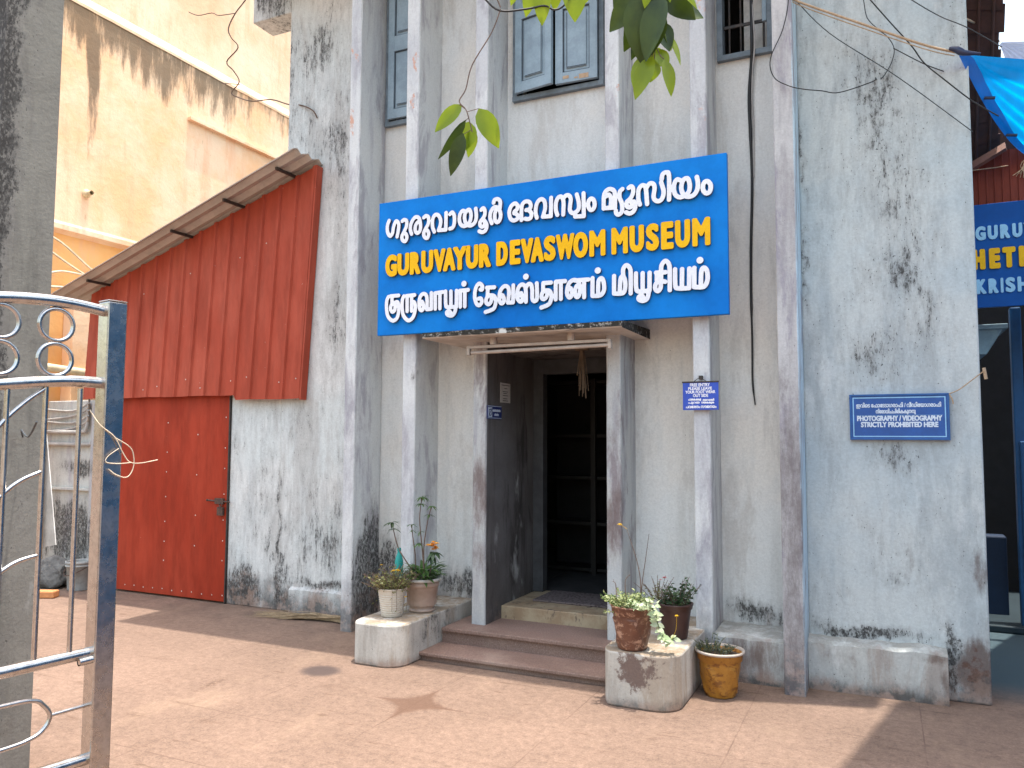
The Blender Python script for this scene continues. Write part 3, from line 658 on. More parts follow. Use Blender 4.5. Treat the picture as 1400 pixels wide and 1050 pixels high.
def win(x0, x1):
    f = .042; mb = MB(); y0, y1 = 5.785, 5.90
    mb.box(x0, x0 + f, y0, y1, WZ0 + f, WZ1).box(x1 - f, x1, y0, y1, WZ0 + f, WZ1).box(x0, x1, y0 - .006, y1, WZ0, WZ0 + f).box(x0 + f, x1 - f, y0, y1, WZ1 - f, WZ1)
    return mb.build('window', 'frame_wood', B, .003)
w0 = win(*wins[0]); w1 = win(*wins[1]); w2 = win(*wins[2])
wl_, wr_ = wins[1]; mid = (wl_ + wr_) / 2; lw = mid - wl_ - .05
shutter(lw, WZ1 - WZ0 - .1, 'shutter', w1, (wl_ + .045, 5.782, WZ0 + .055), R(-9), 1)
shutter(lw, WZ1 - WZ0 - .1, 'shutter', w1, (wr_ - .045, 5.784, WZ0 + .055), R(3), -1, True)
shutter(.35, WZ1 - WZ0 - .1, 'shutter', w0, (wins[0][0] + .045, 5.79, WZ0 + .055), R(0), 1)
mb = MB(); a, b = wins[2]
for k in range(4): x = a + .085 + k * .082; mb.tube([(x, 5.84, WZ0 + .03), (x, 5.84, WZ1 - .03)], .008, 8)
for z in (.26, .55, .86): mb.box(a + .045, b - .045, 5.832, 5.846, WZ0 + z, WZ0 + z + .022)
mb.build('window_grille', 'dark_iron', w2)
MB().box(b - .075, b - .045, 5.80, 5.83, WZ0 + .25, WZ1 - .05).build('shutter', 'shutter', w2, .003)
MB().box(a + .17, b - .05, 5.98, 5.99, WZ0 + .05, WZ1 - .2).build('curtain', 'white_sheet', w2)

# ================================================================== SIGNS
SY = 5.375
def face(x, z, w): return (x, SY - w, z)
S = thing('name_board', 'large blue museum name board with raised white and yellow lettering over the doorway', 'sign board', (-2.34, 5.4, 2.45))
MB().box(-3.765, -.915, SY, SY + .045, 2.447, 3.562).build('panel', 'sign_blue', S, .004)
for a in (-3.55, -1.16): MB().box(a, a + .09, SY + .046, 5.45, 2.6, 3.4).build('bracket', 'dark_iron', S)
L1 = [[(353,1397),(337,1354),(340,1301),(365,1267),(388,1288),(398,1340),(421,1385),(447,1360),(446,1312),(434,1254)],[(482,1378),(501,1387),(523,1374),(524,1333),(503,1291),(480,1249),(490,1217),(514,1208),(529,1236),(518,1267),(494,1275)],[(574,1261),(560,1307),(573,1360),(608,1396),(644,1382),(658,1325),(652,1278),(627,1263),(608,1287),(611,1327),(632,1352),(653,1346)],[(688,1384),(709,1395),(732,1379),(732,1331),(711,1297),(689,1256),(698,1222),(723,1212),(736,1242),(724,1272),(702,1282)],[(788,1256),(771,1298),(771,1356),(792,1392),(824,1386),(845,1347),(843,1304),(827,1266)],[(827,1264),(893,1261)],[(895,1398),(894,1261)],[(930,1382),(952,1394),(971,1362),(970,1300),(954,1270),(931,1265)],[(1067,1386),(1046,1396),(1023,1373),(1016,1331),(1028,1290),(1058,1271),(1092,1280),(1114,1309),(1121,1358),(1105,1397),(1081,1389),(1064,1358),(1067,1314),(1086,1282),(1118,1269),(1153,1287),(1168,1331),(1162,1399)],[(1211,1383),(1228,1395),(1242,1375),(1241,1337),(1220,1307),(1201,1285),(1204,1258),(1224,1248),(1242,1265),(1237,1293),(1220,1300)],[(1239,1295),(1260,1257),(1251,1219),(1224,1205),(1195,1216)],[(1304,1266),(1288,1310),(1295,1358),(1324,1390),(1360,1377),(1380,1327),(1371,1283),(1348,1269),(1330,1295),(1331,1340),(1344,1377)],[(1372,1374),(1376,1426),(1354,1451),(1326,1447),(1318,1426)],[(1527,1375),(1503,1398),(1470,1381),(1453,1335),(1464,1285),(1494,1266),(1527,1281),(1519,1308),(1496,1324)],[(1527,1375),(1518,1349),(1496,1333),(1496,1321)],[(1556,1262),(1556,1341),(1564,1383),(1592,1402),(1623,1392),(1634,1362),(1622,1338),(1595,1335)],[(1612,1334),(1638,1307),(1635,1274),(1612,1263),(1587,1269)],[(1684,1265),(1674,1303),(1678,1357),(1696,1392),(1722,1403),(1746,1383),(1752,1335),(1742,1294),(1733,1268)],[(1733,1267),(1798,1264)],[(1800,1404),(1798,1264)],[(1850,1267),(1838,1307),(1839,1360),(1855,1396),(1877,1403),(1893,1386),(1900,1347),(1897,1264)],[(1894,1382),(1918,1405),(1943,1402),(1957,1374),(1952,1328),(1950,1290),(1968,1267),(1994,1269),(2018,1292),(2019,1344),(2004,1402)],[(1991,1238),(2059,1233)],[(2057,1404),(2059,1233)],[(1986,1262),(1995,1240)],[(2143,1311),(2141,1293),(2133,1279),(2123,1272),(2112,1273),(2102,1283),(2095,1298),(2092,1317),(2095,1335),(2102,1349),(2112,1356),(2124,1354),(2134,1345),(2141,1329),(2143,1311)],[(2212,1270),(2212,1326),(2217,1378),(2242,1406),(2273,1405),(2296,1374),(2297,1266)],[(2212,1273),(2297,1268)],[(2232,1359),(2252,1368),(2268,1335),(2263,1276)],[(2353,1396),(2334,1379),(2332,1337),(2349,1289),(2349,1233),(2325,1213),(2307,1223),(2303,1244)],[(2400,1398),(2416,1407),(2431,1394),(2431,1356),(2412,1320),(2385,1297),(2388,1264),(2412,1256),(2423,1280),(2412,1302),(2399,1303)],[(2438,1294),(2448,1257),(2434,1223),(2405,1211),(2380,1223)],[(2482,1267),(2471,1306),(2472,1370),(2491,1400),(2514,1400),(2526,1373),(2534,1264)],[(2528,1379),(2552,1408),(2578,1404),(2589,1373),(2581,1311),(2594,1283),(2619,1274),(2643,1292),(2653,1340),(2636,1406)],[(2640,1428),(2647,1462),(2671,1473),(2692,1448),(2691,1276)],[(2768,1404),(2748,1411),(2730,1386),(2726,1343),(2736,1305),(2764,1283),(2798,1288),(2828,1311),(2837,1354),(2826,1404),(2802,1409),(2784,1385),(2778,1342),(2790,1304),(2819,1280),(2859,1284),(2886,1316),(2893,1365),(2886,1410)],[(2980,1325),(2977,1307),(2970,1293),(2959,1287),(2946,1288),(2936,1298),(2928,1313),(2926,1332),(2929,1350),(2936,1364),(2948,1371),(2960,1369),(2970,1359),(2978,1344),(2980,1325)]]
L3 = [[(379,764),(457,764)],[(394,763),(393,703)],[(358,760),(343,729),(341,668),(356,600),(401,560),(443,578),(459,632),(457,688),(442,712),(402,698),(383,682),(382,652),(400,633),(421,646),(424,682),(418,699)],[(507,754),(494,724),(493,657),(507,595),(552,553),(596,574),(617,632),(617,677),(602,701),(582,695)],[(531,754),(610,756)],[(539,752),(541,629)],[(582,749),(583,629)],[(666,673),(680,697),(694,671),(693,639),(676,627),(658,646),(654,702),(667,744),(694,760),(721,744),(729,696),(727,633)],[(727,632),(767,632)],[(767,761),(768,632)],[(801,756),(872,761)],[(803,754),(805,631)],[(846,757),(847,631)],[(898,764),(901,660),(918,637),(995,636)],[(997,761),(997,634)],[(946,760),(948,638)],[(992,629),(981,589),(956,567),(920,575),(910,596),(931,605),(948,589)],[(1027,759),(1101,760)],[(1031,759),(1032,632)],[(1071,758),(1072,632)],[(1208,755),(1224,754),(1224,782),(1197,802),(1168,769),(1159,707),(1172,652),(1198,632),(1221,654),(1214,683),(1193,684)],[(1264,765),(1330,763)],[(1273,762),(1271,703)],[(1282,702),(1262,682),(1259,650),(1282,634),(1303,657),(1304,696),(1282,704)],[(1282,704),(1327,695),(1342,654),(1329,603),(1296,586),(1254,576)],[(1383,683),(1398,696),(1412,669),(1407,640),(1387,635),(1372,668),(1380,729),(1413,764),(1446,753),(1454,709),(1445,637)],[(1445,636),(1488,634)],[(1490,765),(1488,634)],[(1542,683),(1556,700),(1568,669),(1562,638),(1542,640),(1522,672),(1530,737),(1558,765),(1586,752),(1595,706),(1596,632)],[(1595,737),(1613,763),(1637,759),(1647,717),(1649,649),(1668,631),(1687,654),(1684,765)],[(1737,762),(1800,761)],[(1737,761),(1735,703)],[(1747,704),(1727,684),(1725,651),(1745,641),(1766,662),(1767,699),(1747,706)],[(1747,706),(1788,699),(1803,659),(1791,610),(1764,591),(1721,579)],[(1839,764),(1912,763)],[(1837,763),(1837,632)],[(1878,759),(1878,633)],[(1942,699),(1954,707),(1965,678),(1958,644),(1939,642),(1926,681),(1940,739),(1974,765),(2010,754),(2028,711),(2024,658),(2010,637),(1993,649),(1990,691),(2003,720)],[(1990,761),(2093,760)],[(2060,759),(2060,632)],[(2125,767),(2124,640)],[(2124,637),(2185,637),(2212,674),(2208,737),(2191,761),(2170,737),(2167,640)],[(2288,769),(2287,643)],[(2287,642),(2352,640),(2370,679),(2368,735),(2353,759),(2336,744),(2329,644)],[(2356,765),(2356,814),(2380,839),(2406,814),(2411,758),(2410,634)],[(2449,773),(2450,673),(2468,643),(2544,644)],[(2548,770),(2546,644)],[(2498,771),(2497,643)],[(2541,634),(2529,589),(2500,574),(2469,586),(2471,606),(2493,610),(2501,591)],[(2594,766),(2661,764)],[(2601,763),(2599,716)],[(2630,763),(2628,699)],[(2658,697),(2617,707),(2591,685),(2587,654),(2605,635),(2624,654),(2628,699)],[(2630,774),(2634,816),(2661,844),(2686,817),(2691,763),(2690,636)],[(2728,778),(2729,669),(2745,644),(2822,640)],[(2827,775),(2824,640)],[(2777,775),(2774,642)],[(2861,776),(2859,645)],[(2859,644),(2925,642),(2950,690),(2946,749),(2927,772),(2909,748),(2904,644)]]
un = lambda L: [[(x / 1000 - 4, z / 1000 + 2) for x, z in q] for q in L]
mb = MB(); strokes(mb, un(L1), .0158, .0042, face, .026, 1); mb.build('malayalam_lettering', ['letter_white', 'letter_side'], S)
mb = MB(); strokes(mb, un(L3), .0158, .0042, face, .026, 1, [(-2.9369, 2.8119), (-2.4053, 2.8229), (-1.8347, 2.8196), (-1.0996, 2.826)], .0235); mb.build('tamil_lettering', ['letter_white', 'letter_side'], S)
E2 = [('G', -3.679, -3.565), ('U', -3.562, -3.447), ('R', -3.441, -3.340), ('U', -3.333, -3.221), ('V', -3.218, -3.108), ('A', -3.129, -3.016), ('Y', -3.039, -2.917), ('U', -2.924, -2.813), ('R', -2.808, -2.703),
      ('D', -2.658, -2.558), ('E', -2.542, -2.452), ('V', -2.450, -2.346), ('A', -2.366, -2.260), ('S', -2.260, -2.164), ('W', -2.163, -2.016), ('O', -2.025, -1.909), ('M', -1.900, -1.777),
      ('M', -1.732, -1.609), ('U', -1.597, -1.491), ('S', -1.477, -1.383), ('E', -1.369, -1.280), ('U', -1.270, -1.165), ('M', -1.151, -1.028)]
mb = MB()
for ch, x0, x1 in E2: letter(mb, ch, (x0, x1, 2.926, 3.110 + (x0 + 3.7) * .005), (.0125 if ch not in 'MW' else .0105), .0042, face, .024, 1)
mb.build('english_lettering', ['letter_yellow', 'letter_side_y'], S)
# "no photography" plate on the corner wall
N = thing('notice_plate', 'blue enamel plate forbidding photography, pale border line, on the corner wall', 'sign', (.095, 5.63, 1.6))
MB().box(-.188, .380, 5.622, 5.640, 1.608, 1.896).build('panel', ['plate_blue'], N, .002)
mb = MB(); e = .012
mb.box(-.192, .384, 5.616, 5.645, 1.604, 1.604 + e).box(-.192, .384, 5.616, 5.645, 1.900 - e, 1.900).box(-.192, -.192 + e, 5.616, 5.645, 1.604 + e, 1.900 - e).box(.384 - e, .384, 5.616, 5.645, 1.604 + e, 1.900 - e); mb.build('rim', 'plate_edge', N, .002)
mb = MB(); e = .006; a, b, c, d = -.172, .364, 1.624, 1.880
mb.box(a, b, 5.6203, 5.6225, c, c + e).box(a, b, 5.6203, 5.6225, d - e, d).box(a, a + e, 5.6203, 5.6225, c + e, d - e).box(b - e, b, 5.6203, 5.6225, c + e, d - e).build('border_line', 'pale_blue_line', N)
nf = lambda x, z, w: (x, 5.6218 - w, z)
mb = MB()
for body, x0, x1, z0, z1, bo in (("ഇവിെട േഫാേട്ടാഗ്രാഫി / വീഡിേയാഗ്രാഫി".replace('്', ''), -.150, .338, 1.808, 1.846, .0010), ("നിേരാധിച്ചിരിക്കുന്നു".replace('്', ''), -.035, .195, 1.768, 1.806, .0010),
        ("PHOTOGRAPHY / VIDEOGRAPHY", -.146, .340, 1.728, 1.759, .0021), ("STRICTLY PROHIBITED HERE", -.124, .318, 1.688, 1.719, .0021)):
    line_of_text(mb, body, (x0, x1, z0, z1), bo, .0015, nf)
mb.build('plate_lettering', 'plate_text', N)
MB().box(-.150, .345, 5.6205, 5.6222, 1.763, 1.7642).build('divider_line', 'pale_blue_line', N)
# hanging "free entry" notice
V = thing('entry_notice', 'small bright blue free entry notice about footwear hanging on a fin', 'sign', (-1.12, 5.42, 1.8))
V.rotation_euler = (0, R(-2), 0)
MB().box(-1.243, -1.000, 5.418, 5.426, 1.804, 1.994).build('panel', 'vinyl_blue', V, .001)
MB().tube([(-1.247, 5.42, 1.996), (-.998, 5.42, 1.996)], .006).build('top_batten', 'dark_iron', V)
MB().tube([(-1.17, 5.42, 1.998), (-1.125, 5.425, 2.03), (-1.08, 5.42, 1.998)], .0025, 6).box(-1.133, -1.108, 5.42, 5.452, 2.015, 2.04).build('hanger', 'dark_iron', V)
vf = lambda x, z, w: (x, 5.4178 - w, z); mb = MB()
for body, x0, x1, z0, z1, bo in (("FREE ENTRY", -1.192, -1.058, 1.966, 1.986, .0010), ("PLEASE LEAVE", -1.204, -1.044, 1.942, 1.961, .0010), ("YOUR FOOT WEAR", -1.224, -1.022, 1.918, 1.937, .0010), ("OUT SIDE", -1.172, -1.070, 1.893, 1.913, .0010),
        ("പാദരക്ഷകള".replace('്', ''), -1.205, -1.118, 1.866, 1.882, .0010), ("ദയവായി", -1.106, -1.030, 1.866, 1.882, .0010), ("പുറത", -1.205, -1.128, 1.844, 1.860, .0010), ("വയക്കുക".replace('്', ''), -1.116, -1.030, 1.844, 1.860, .0010), ("പവേശനം സൗജനയം", -1.222, -1.015, 1.817, 1.833, .0010)):
    line_of_text(mb, body, (x0, x1, z0, z1), bo, .0013, vf)
mb.build('notice_lettering', 'letter_white', V)
# two small notices on the passage wall (facing +x)
P1 = thing('door_plate', 'small navy plate with a pictogram on the left passage wall', 'sign', (-2.785, 5.58, 1.75))
MB().box(-2.788, -2.781, 5.462, 5.715, 1.757, 1.863).build('panel', 'dark_plate', P1, .001)
sf = lambda y, z, w: (-2.7808 + w, y, z); mb = MB()
mb.box(-2.7808, -2.7795, 5.475, 5.542, 1.772, 1.848); mb.cur = 1
strokes(mb, [[(5.492, 1.83), (5.525, 1.83), (5.525, 1.79), (5.492, 1.79), (5.492, 1.83)], [(5.485, 1.782), (5.532, 1.838)]], .004, .003, lambda y, z, w: (-2.7792 + w, y, z), .001, 1); mb.cur = 0
for z in (1.866 - .010, 1.763): mb.box(-2.7808, -2.7798, 5.47, 5.708, z, z + .004)
for y0, y1, z0 in ((5.555, 5.70, 1.815), (5.585, 5.665, 1.782)):
    for k in range(int((y1 - y0) / .016)): mb.box(-2.7808, -2.7796, y0 + k * .016, y0 + k * .016 + .011, z0, z0 + .016 + .004 * (k % 2))
mb.build('pictogram', ['plate_text', 'dark_plate'], P1)
P2 = thing('paper_notice', 'faded paper notice pasted on the passage wall above the small navy plate', 'paper', (-2.785, 5.79, 1.9))
MB().box(-2.789, -2.7845, 5.70, 5.885, 1.895, 2.055).build('sheet', 'paper', P2); mb = MB()
for z, y0, y1 in ((2.034, 5.715, 5.87), (2.008, 5.77, 5.83), (1.982, 5.74, 5.84), (1.968, 5.75, 5.82), (1.950, 5.74, 5.84), (1.925, 5.75, 5.83), (1.908, 5.74, 5.84)): mb.box(-2.7845, -2.7838, y0, y1, z, z + .006)
mb.build('printed_lines', 'ink', P2)
# tube lamp under the canopy edge
T = thing('tube_lamp', 'unlit twin batten fluorescent tube lamp fixed under the canopy', 'lamp', (-2.26, 5.24, 2.36))
MB().box(-2.845, -1.70, 5.225, 5.26, 2.281, 2.303).build('batten', 'tube_white', T, .003)
MB().tube([(-2.80, 5.228, 2.248), (-1.715, 5.228, 2.258)], .0135, 12).build('tube', 'tube_white', T)
for x in (-2.822, -1.705): MB().box(x - .012, x + .012, 5.212, 5.245, 2.232, 2.281).build('lamp_holder', 'tube_white', T, .002)
for x in (-2.62, -2.0): MB().lathe([(.028, 2.303), (.030, 2.325), (.024, 2.36)], 16, (x, 5.243, 0)).build('ceiling_mount', 'tube_white', T)
mb = MB()
mb.box(-2.09, -1.99, 5.55, 5.60, 2.27, 2.31); 
for k in range(34):
    a = rng.uniform(0, 6.28); q = rng.uniform(.0, .05); z1 = rng.uniform(1.9, 2.12)
    mb.tube(smooth_pts([(-2.04 + .012 * math.cos(a), 5.58 + .012 * math.sin(a), 2.28), (-2.04 + q * .7 * math.cos(a), 5.58 + q * .6 * math.sin(a), 2.15), (-2.035 + q * math.cos(a), 5.58 + q * math.sin(a), z1)], 3), .0028, 4)
tag(mb.build('dried_tassel', 'dry_leafbunch'), 'tassel of dried straw hanging under the canopy in the doorway', 'dried tassel')
mb = MB(); mb.prism([(-2.62, 5.98), (-1.92, 5.98), (-1.84, 6.08), (-1.84, 6.42), (-2.62, 6.42)], .281, .296)
tag(mb.build('doormat', 'mat', None, .004), 'dark coir mat lying in the doorway behind the threshold', 'doormat')
MB_ = thing('hall_notice', 'dim square board hung inside the dark hall doorway', 'board', (-2.0, 7.2, 1.5))
MB().box(-2.27, -2.02, 7.2, 7.22, 1.88, 2.06).build('panel', 'paper', MB_)
DC = thing('display_cabinet', 'dark wooden display cabinet dimly seen inside the hall', 'cabinet', (-2.5, 7.6, .28))
for x in (-3.15, -2.62, -2.10, -1.70): MB().box(x, x + .05, 7.4, 7.44, .28, 2.2).build('upright', 'cabinet', DC)
for z in (.30, .75, 1.2, 1.62, 2.16): MB().box(-3.10, -1.70, 7.445, 7.75, z, z + .03).build('shelf', 'cabinet', DC)
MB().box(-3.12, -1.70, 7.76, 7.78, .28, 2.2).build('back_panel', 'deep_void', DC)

# ================================================================== SHED
SH = thing('metal_shed', 'lean-to shed clad in red corrugated metal with a plain red sheet door', 'shed', (-6.3, 5.74, 0))
def rib_sheet(x0, x1, zb, zt, y, pitch=.20, dep=.02, lean=0.0):
    """vertical trapezoid ribs; zb, zt give the bottom and top edge as functions of x"""
    mb = MB(); prof = [(0, 0), (.76, 0), (.80, -1), (.94, -1)]; xs = []; k = 0
    n = int((x1 - x0) / pitch) + 1
    for i in range(n):
        for u, d in prof:
            x = x0 + (i + u) * pitch
            if x <= x1: xs.append((x, d))
    xs.append((x1, 0)); vs = []
    for x, d in xs:
        vs += [(x, y + d * dep, zb(x)), (x, y + d * dep, zt(x))]
    fs = [(2 * i, 2 * i + 2, 2 * i + 3, 2 * i + 1) for i in range(len(xs) - 1)]
    if lean: vs = [(x + (z - 2.9) * lean, yy, z) for x, yy, z in vs]
    mb.add(vs, fs); return mb
zroof = lambda x: 4.185 + (x + 4.76) * .332
o = rib_sheet(-7.80, -4.80, lambda x: (2.012 if x < -5.6 else 1.965) + (.003 * math.sin(x * 9)), lambda x: zroof(x) - .02, 5.74, lean=.062).build('wall_sheet', 'red_sheet', SH)
sm = o.modifiers.new('thick', 'SOLIDIFY'); sm.thickness = .002
mb = MB().box(-4.802, -4.785, 5.718, 5.80, 1.955, zroof(-4.8) - .03); mb.v = [(x + (z - 2.9) * .062, y, z) for x, y, z in mb.v]; mb.build('corner_flashing', 'red_sheet', SH)
def roof_sheet():
    mb = MB(); y0, y1 = 5.40, 7.6; n = 44; vs = []; fs = []
    for i in range(n + 1):
        y = y0 + (y1 - y0) * i / n; dz = .022 * math.sin(y * 2 * math.pi / .15)
        for x in (-4.72, -5.8, -6.9, -8.05): vs.append((x, y + (.0 if i else .004 * math.sin(x * 7)), zroof(x) + dz))
    for i in range(n):
        for k in range(3): a = i * 4 + k; fs.append((a, a + 1, a + 5, a + 4))
    mb.add(vs, fs); return mb
o = roof_sheet().build('roof', 'asbestos', SH); sm = o.modifiers.new('thick', 'SOLIDIFY'); sm.thickness = .008; sm.offset = 1
for x in (-4.98, -5.62, -6.30, -7.50): MB().box(x - .012, x + .012, 5.47, 7.5, zroof(x) - .052, zroof(x) - .027).build('purlin', 'dark_iron', SH)
D = MB().box(-7.36, -5.795, 5.80, 5.815, .02, 2.03).build('door', 'red_door', SH, .002)
mb = MB()
for x in (-7.33, -6.55, -5.83):
    for k in range(5): mb.lathe([(.009, 0), (.006, .004), (0, .005)], 8, (0, 0, 0)); 
mb = MB()
def rivet(x, y, z, r=.007): mb.add([(x + r * math.cos(a * math.pi / 4), y, z + r * math.sin(a * math.pi / 4)) for a in range(8)] + [(x, y - .004, z)], [(i, (i + 1) % 8, 8) for i in range(8)])
for k in range(12): rivet(-7.3 + k * .135, 5.799, .07 + .004 * (k % 3))
for z in (.36, .55, .75, 1.0, 1.25, 1.45, 1.75): rivet(-6.62, 5.799, z); rivet(-5.83, 5.799, z + .05)
for z in (.5, .8, 1.2, 1.6): rivet(-6.2, 5.799, z + .03); rivet(-7.33, 5.799, z)
mb.build('rivet', 'rivet', D)
mb = MB()
for k in range(15): rivet(-7.7 + k * .2, 5.712 if k % 3 else 5.738, 2.09 + .03 * (k % 4)); 
for k in range(8): rivet(-7.3 + k * .33, 5.738, 3.05 + .07 * k - .02 * (k % 3))
mb.build('screw', 'rivet', SH)
mb = MB(); mb.tube([(-6.02, 5.785, .985), (-5.74, 5.785, .978)], .008).tube([(-6.02, 5.785, .985), (-6.03, 5.77, .99)], .010).box(-5.93, -5.82, 5.778, 5.80, .955, 1.01)
mb.build('bolt', 'rust', D)
mb = MB(); mb.tube(smooth_pts([(-5.862, 5.782, .97), (-5.862, 5.775, .935), (-5.835, 5.775, .935), (-5.835, 5.782, .97)], 4), .005, 6).box(-5.885, -5.812, 5.765, 5.792, .845, .925); mb.build('padlock', 'rust', D, .003)
MB().box(-5.794, -5.783, 5.80, 5.822, .0, 2.02).build('door_frame', 'dark_iron', SH)
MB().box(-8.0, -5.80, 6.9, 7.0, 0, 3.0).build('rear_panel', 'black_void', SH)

# ================================================================== LEFT: boundary wall, orange building and clutter
BW = thing('boundary_wall', 'stained grey boundary wall with grey conduits behind the gate', 'wall', (-8.4, 6.1, 0))
MB().box(-8.88, -7.96, 6.05, 6.25, 0, 2.02).build('wall', 'boundary', BW, .01)
MB().box(-7.965, -7.42, 5.93, 6.15, 0, 2.0).build('column', 'boundary', BW, .015)
MB().box(-8.88, -7.966, 6.00, 6.05, 1.00, 1.025).build('ledge', 'boundary', BW)
mb = MB()
for i, z in enumerate((1.92, 1.86, 1.78, 1.72)):
    mb.tube(smooth_pts([(-8.86, 6.02 - .01 * i, z - .06 * (i % 2)), (-8.4, 6.02, z - .02), (-8.12, 6.0, z + .06), (-7.98, 5.9, z + .12)], 5), .012, 8)
mb.build('cable_bundle', 'pipe_grey', BW)
for z, xe in ((1.66, -8.12), (1.52, -8.0)):
    MB().tube(smooth_pts([(-8.86, 6.01, z), (xe - .12, 6.01, z), (xe - .03, 6.01, z + .03), (xe, 6.01, z + .12), (xe, 6.01, 1.98)], 5), .022, 10).build('conduit', 'pipe_grey', BW)
OB = thing('orange_building', 'tall sunlit orange plastered building with mould runs below its ledge', 'building', (-9.2, 9, 0))
mb = MB(); X0 = -8.9
mb.add([(X0, 5.4, 4.18), (X0, 15, 4.18), (X0, 15, 7.0), (X0, 5.4, 7.0)], [(0, 1, 2, 3)])
mb.add([(X0, 5.4, 4.0), (X0, 5.4, 4.18), (-12, 5.4, 4.18), (-12, 5.4, 7.0), (X0, 5.4, 7.0)], [(1, 4, 3, 2)])
mb.build('wall', 'orange', OB)
mb = MB()
vs = []; fs = []; n = 60
for i in range(n + 1):
    y = 5.4 + 9.6 * i / n; e = .012 * mnoise.noise(Vector((0, y * 5, 2))); vs += [(X0 + .012, y, 6.96 + e), (X0 + .012, y, 7.0 + e), (X0 - .16, y, 7.20 + e)]
for i in range(n): a = i * 3; fs += [(a, a + 3, a + 4, a + 1), (a + 1, a + 4, a + 5, a + 2)]
mb.add(vs, fs); mb.build('ledge', 'orange_up', OB)
MB().box(-12, X0 - .155, 5.4, 15, 7.19, 12).build('upper_wall', 'orange_up', OB)
MB().box(-12, X0 - .07, 5.4, 15, 0, 4.10).build('lower_wall', 'orange_low', OB)
mb = MB(); mb.add([(X0 - .07, 5.4, 4.06), (X0 + .02, 5.4, 4.10), (X0 + .02, 5.4, 4.16), (X0 - .001, 5.4, 4.20), (X0 - .07, 15, 4.06), (X0 + .02, 15, 4.10), (X0 + .02, 15, 4.16), (X0 - .001, 15, 4.20)], [(0, 4, 5, 1), (1, 5, 6, 2), (2, 6, 7, 3)]); mb.build('string_course', 'orange_up', OB)
mb = MB(); mb.box(X0 - .001, X0 + .07, 7.95, 11.5, 6.14, 6.19); mb.build('window_ledge', 'orange', OB, .004)
MB().box(X0 - .07, X0 + .12, 6.25, 6.62, 0, 3.42).build('column', 'orange', OB, .01)
mb = MB(); mb.lathe([(.05, 0), (.055, .03), (.03, .05), (.028, .12)], 14, (0, 0, 0)); o = mb.build('drain_spout', 'pipe_cream', OB, 0, None); o.matrix_parent_inverse = Matrix(); o.location = Vector((X0, 6.42, 4.62)) - OB.location; o.rotation_euler = (0, R(90), 0)
MB().tube([(X0 + .02, 6.0, 2.42), (X0 + .2, 6.6, 2.36), (X0 + .25, 7.6, 2.3)], .05, 12).build('drain_pipe', 'pipe_cream', OB)
cab = [[(5.8, 4.0), (6.1, 3.92), (6.6, 3.62), (7.3, 3.30)], [(5.9, 3.50), (6.12, 3.58), (6.5, 3.60), (7.6, 3.72)], [(5.9, 3.36), (6.3, 3.40), (6.7, 3.34), (7.2, 3.2)], [(5.9, 3.82), (6.4, 3.60), (7.0, 3.42), (7.5, 3.1)]]
for i, c in enumerate(cab):
    lab = ['cream cable sagging steeply across the orange wall, highest at the pillar', 'cream cable that kinks up then runs level on the orange wall', 'lowest cream cable curving over the orange column head', 'cream cable crossing the others midway on the orange wall'][i]
    tag(MB().tube(smooth_pts([(X0 + .06, y, z) for y, z in c], 6), .013, 8).build('wall_cable', 'cable_cream'), lab, 'cable', 'cables on the orange wall')
# bucket, stone, brick, sheet
BK = thing('lidded_bucket', 'cement-stained grey plastic bucket standing at the boundary wall', 'bucket', (-7.7, 5.68, 0))
MB().lathe([(0, .002), (.112, .002), (.115, .01), (.132, .245), (.143, .247), (.143, .262), (.133, .264), (.134, .275), (.144, .277), (.144, .30), (.13, .302), (.122, .29), (.11, .02)], 32, BK.location).build('body', 'bucket', BK)
MB().tube(smooth_pts([BK.location + Vector(p) for p in ((-.142, 0, .255), (-.10, -.11, .20), (0, -.158, .165), (.10, -.11, .20), (.142, 0, .255))], 5), .004, 6).build('handle', 'rust', BK)
def rock(name, mat, c, r, label, cat, seed):
    bm = bmesh.new(); bmesh.ops.create_icosphere(bm, subdivisions=4, radius=1)
    for v in bm.verts:
        p = v.co.copy(); k = 1 + .35 * mnoise.noise(p * 1.3 + Vector((seed, 0, 0))) + .12 * mnoise.noise(p * 4 + Vector((0, seed, 0)))
        v.co = Vector((p.x * r[0], p.y * r[1], p.z * r[2])) * k
    me = bpy.data.meshes.new(name); bm.to_mesh(me); bm.free(); me.materials.append(M[mat]); o = bpy.data.objects.new(name, me); COL.objects.link(o)
    o.location = c; return tag(o, label, cat)
rock('rough_stone', 'stone', (-8.16, 5.66, .13), (.26, .18, .18), 'jagged grey stone on the ground beside the lidded bucket', 'stone', 3)
rock('broken_stone', 'stone', (-8.6, 5.8, .09), (.16, .14, .12), 'smaller grey stone left of the jagged one', 'stone', 8)
mb = MB(); mb.box(-.11, .11, -.055, .055, 0, .07); o = mb.build('brick_piece', 'brickbit', None, .012); o.location = (-7.60, 5.24, .002); o.rotation_euler = (0, 0, R(25)); tag(o, 'broken orange brick lying near the gate post', 'brick')
mb = MB(); mb.slab([(-3.655, 2.475, 1.62), (-3.632, 2.47, 1.62), (-3.52, 2.465, 1.095), (-3.625, 2.475, 1.078)], .004); tag(mb.build('white_board', 'white_sheet'), 'white plastic strip hanging behind the gate pillar', 'plastic strip')
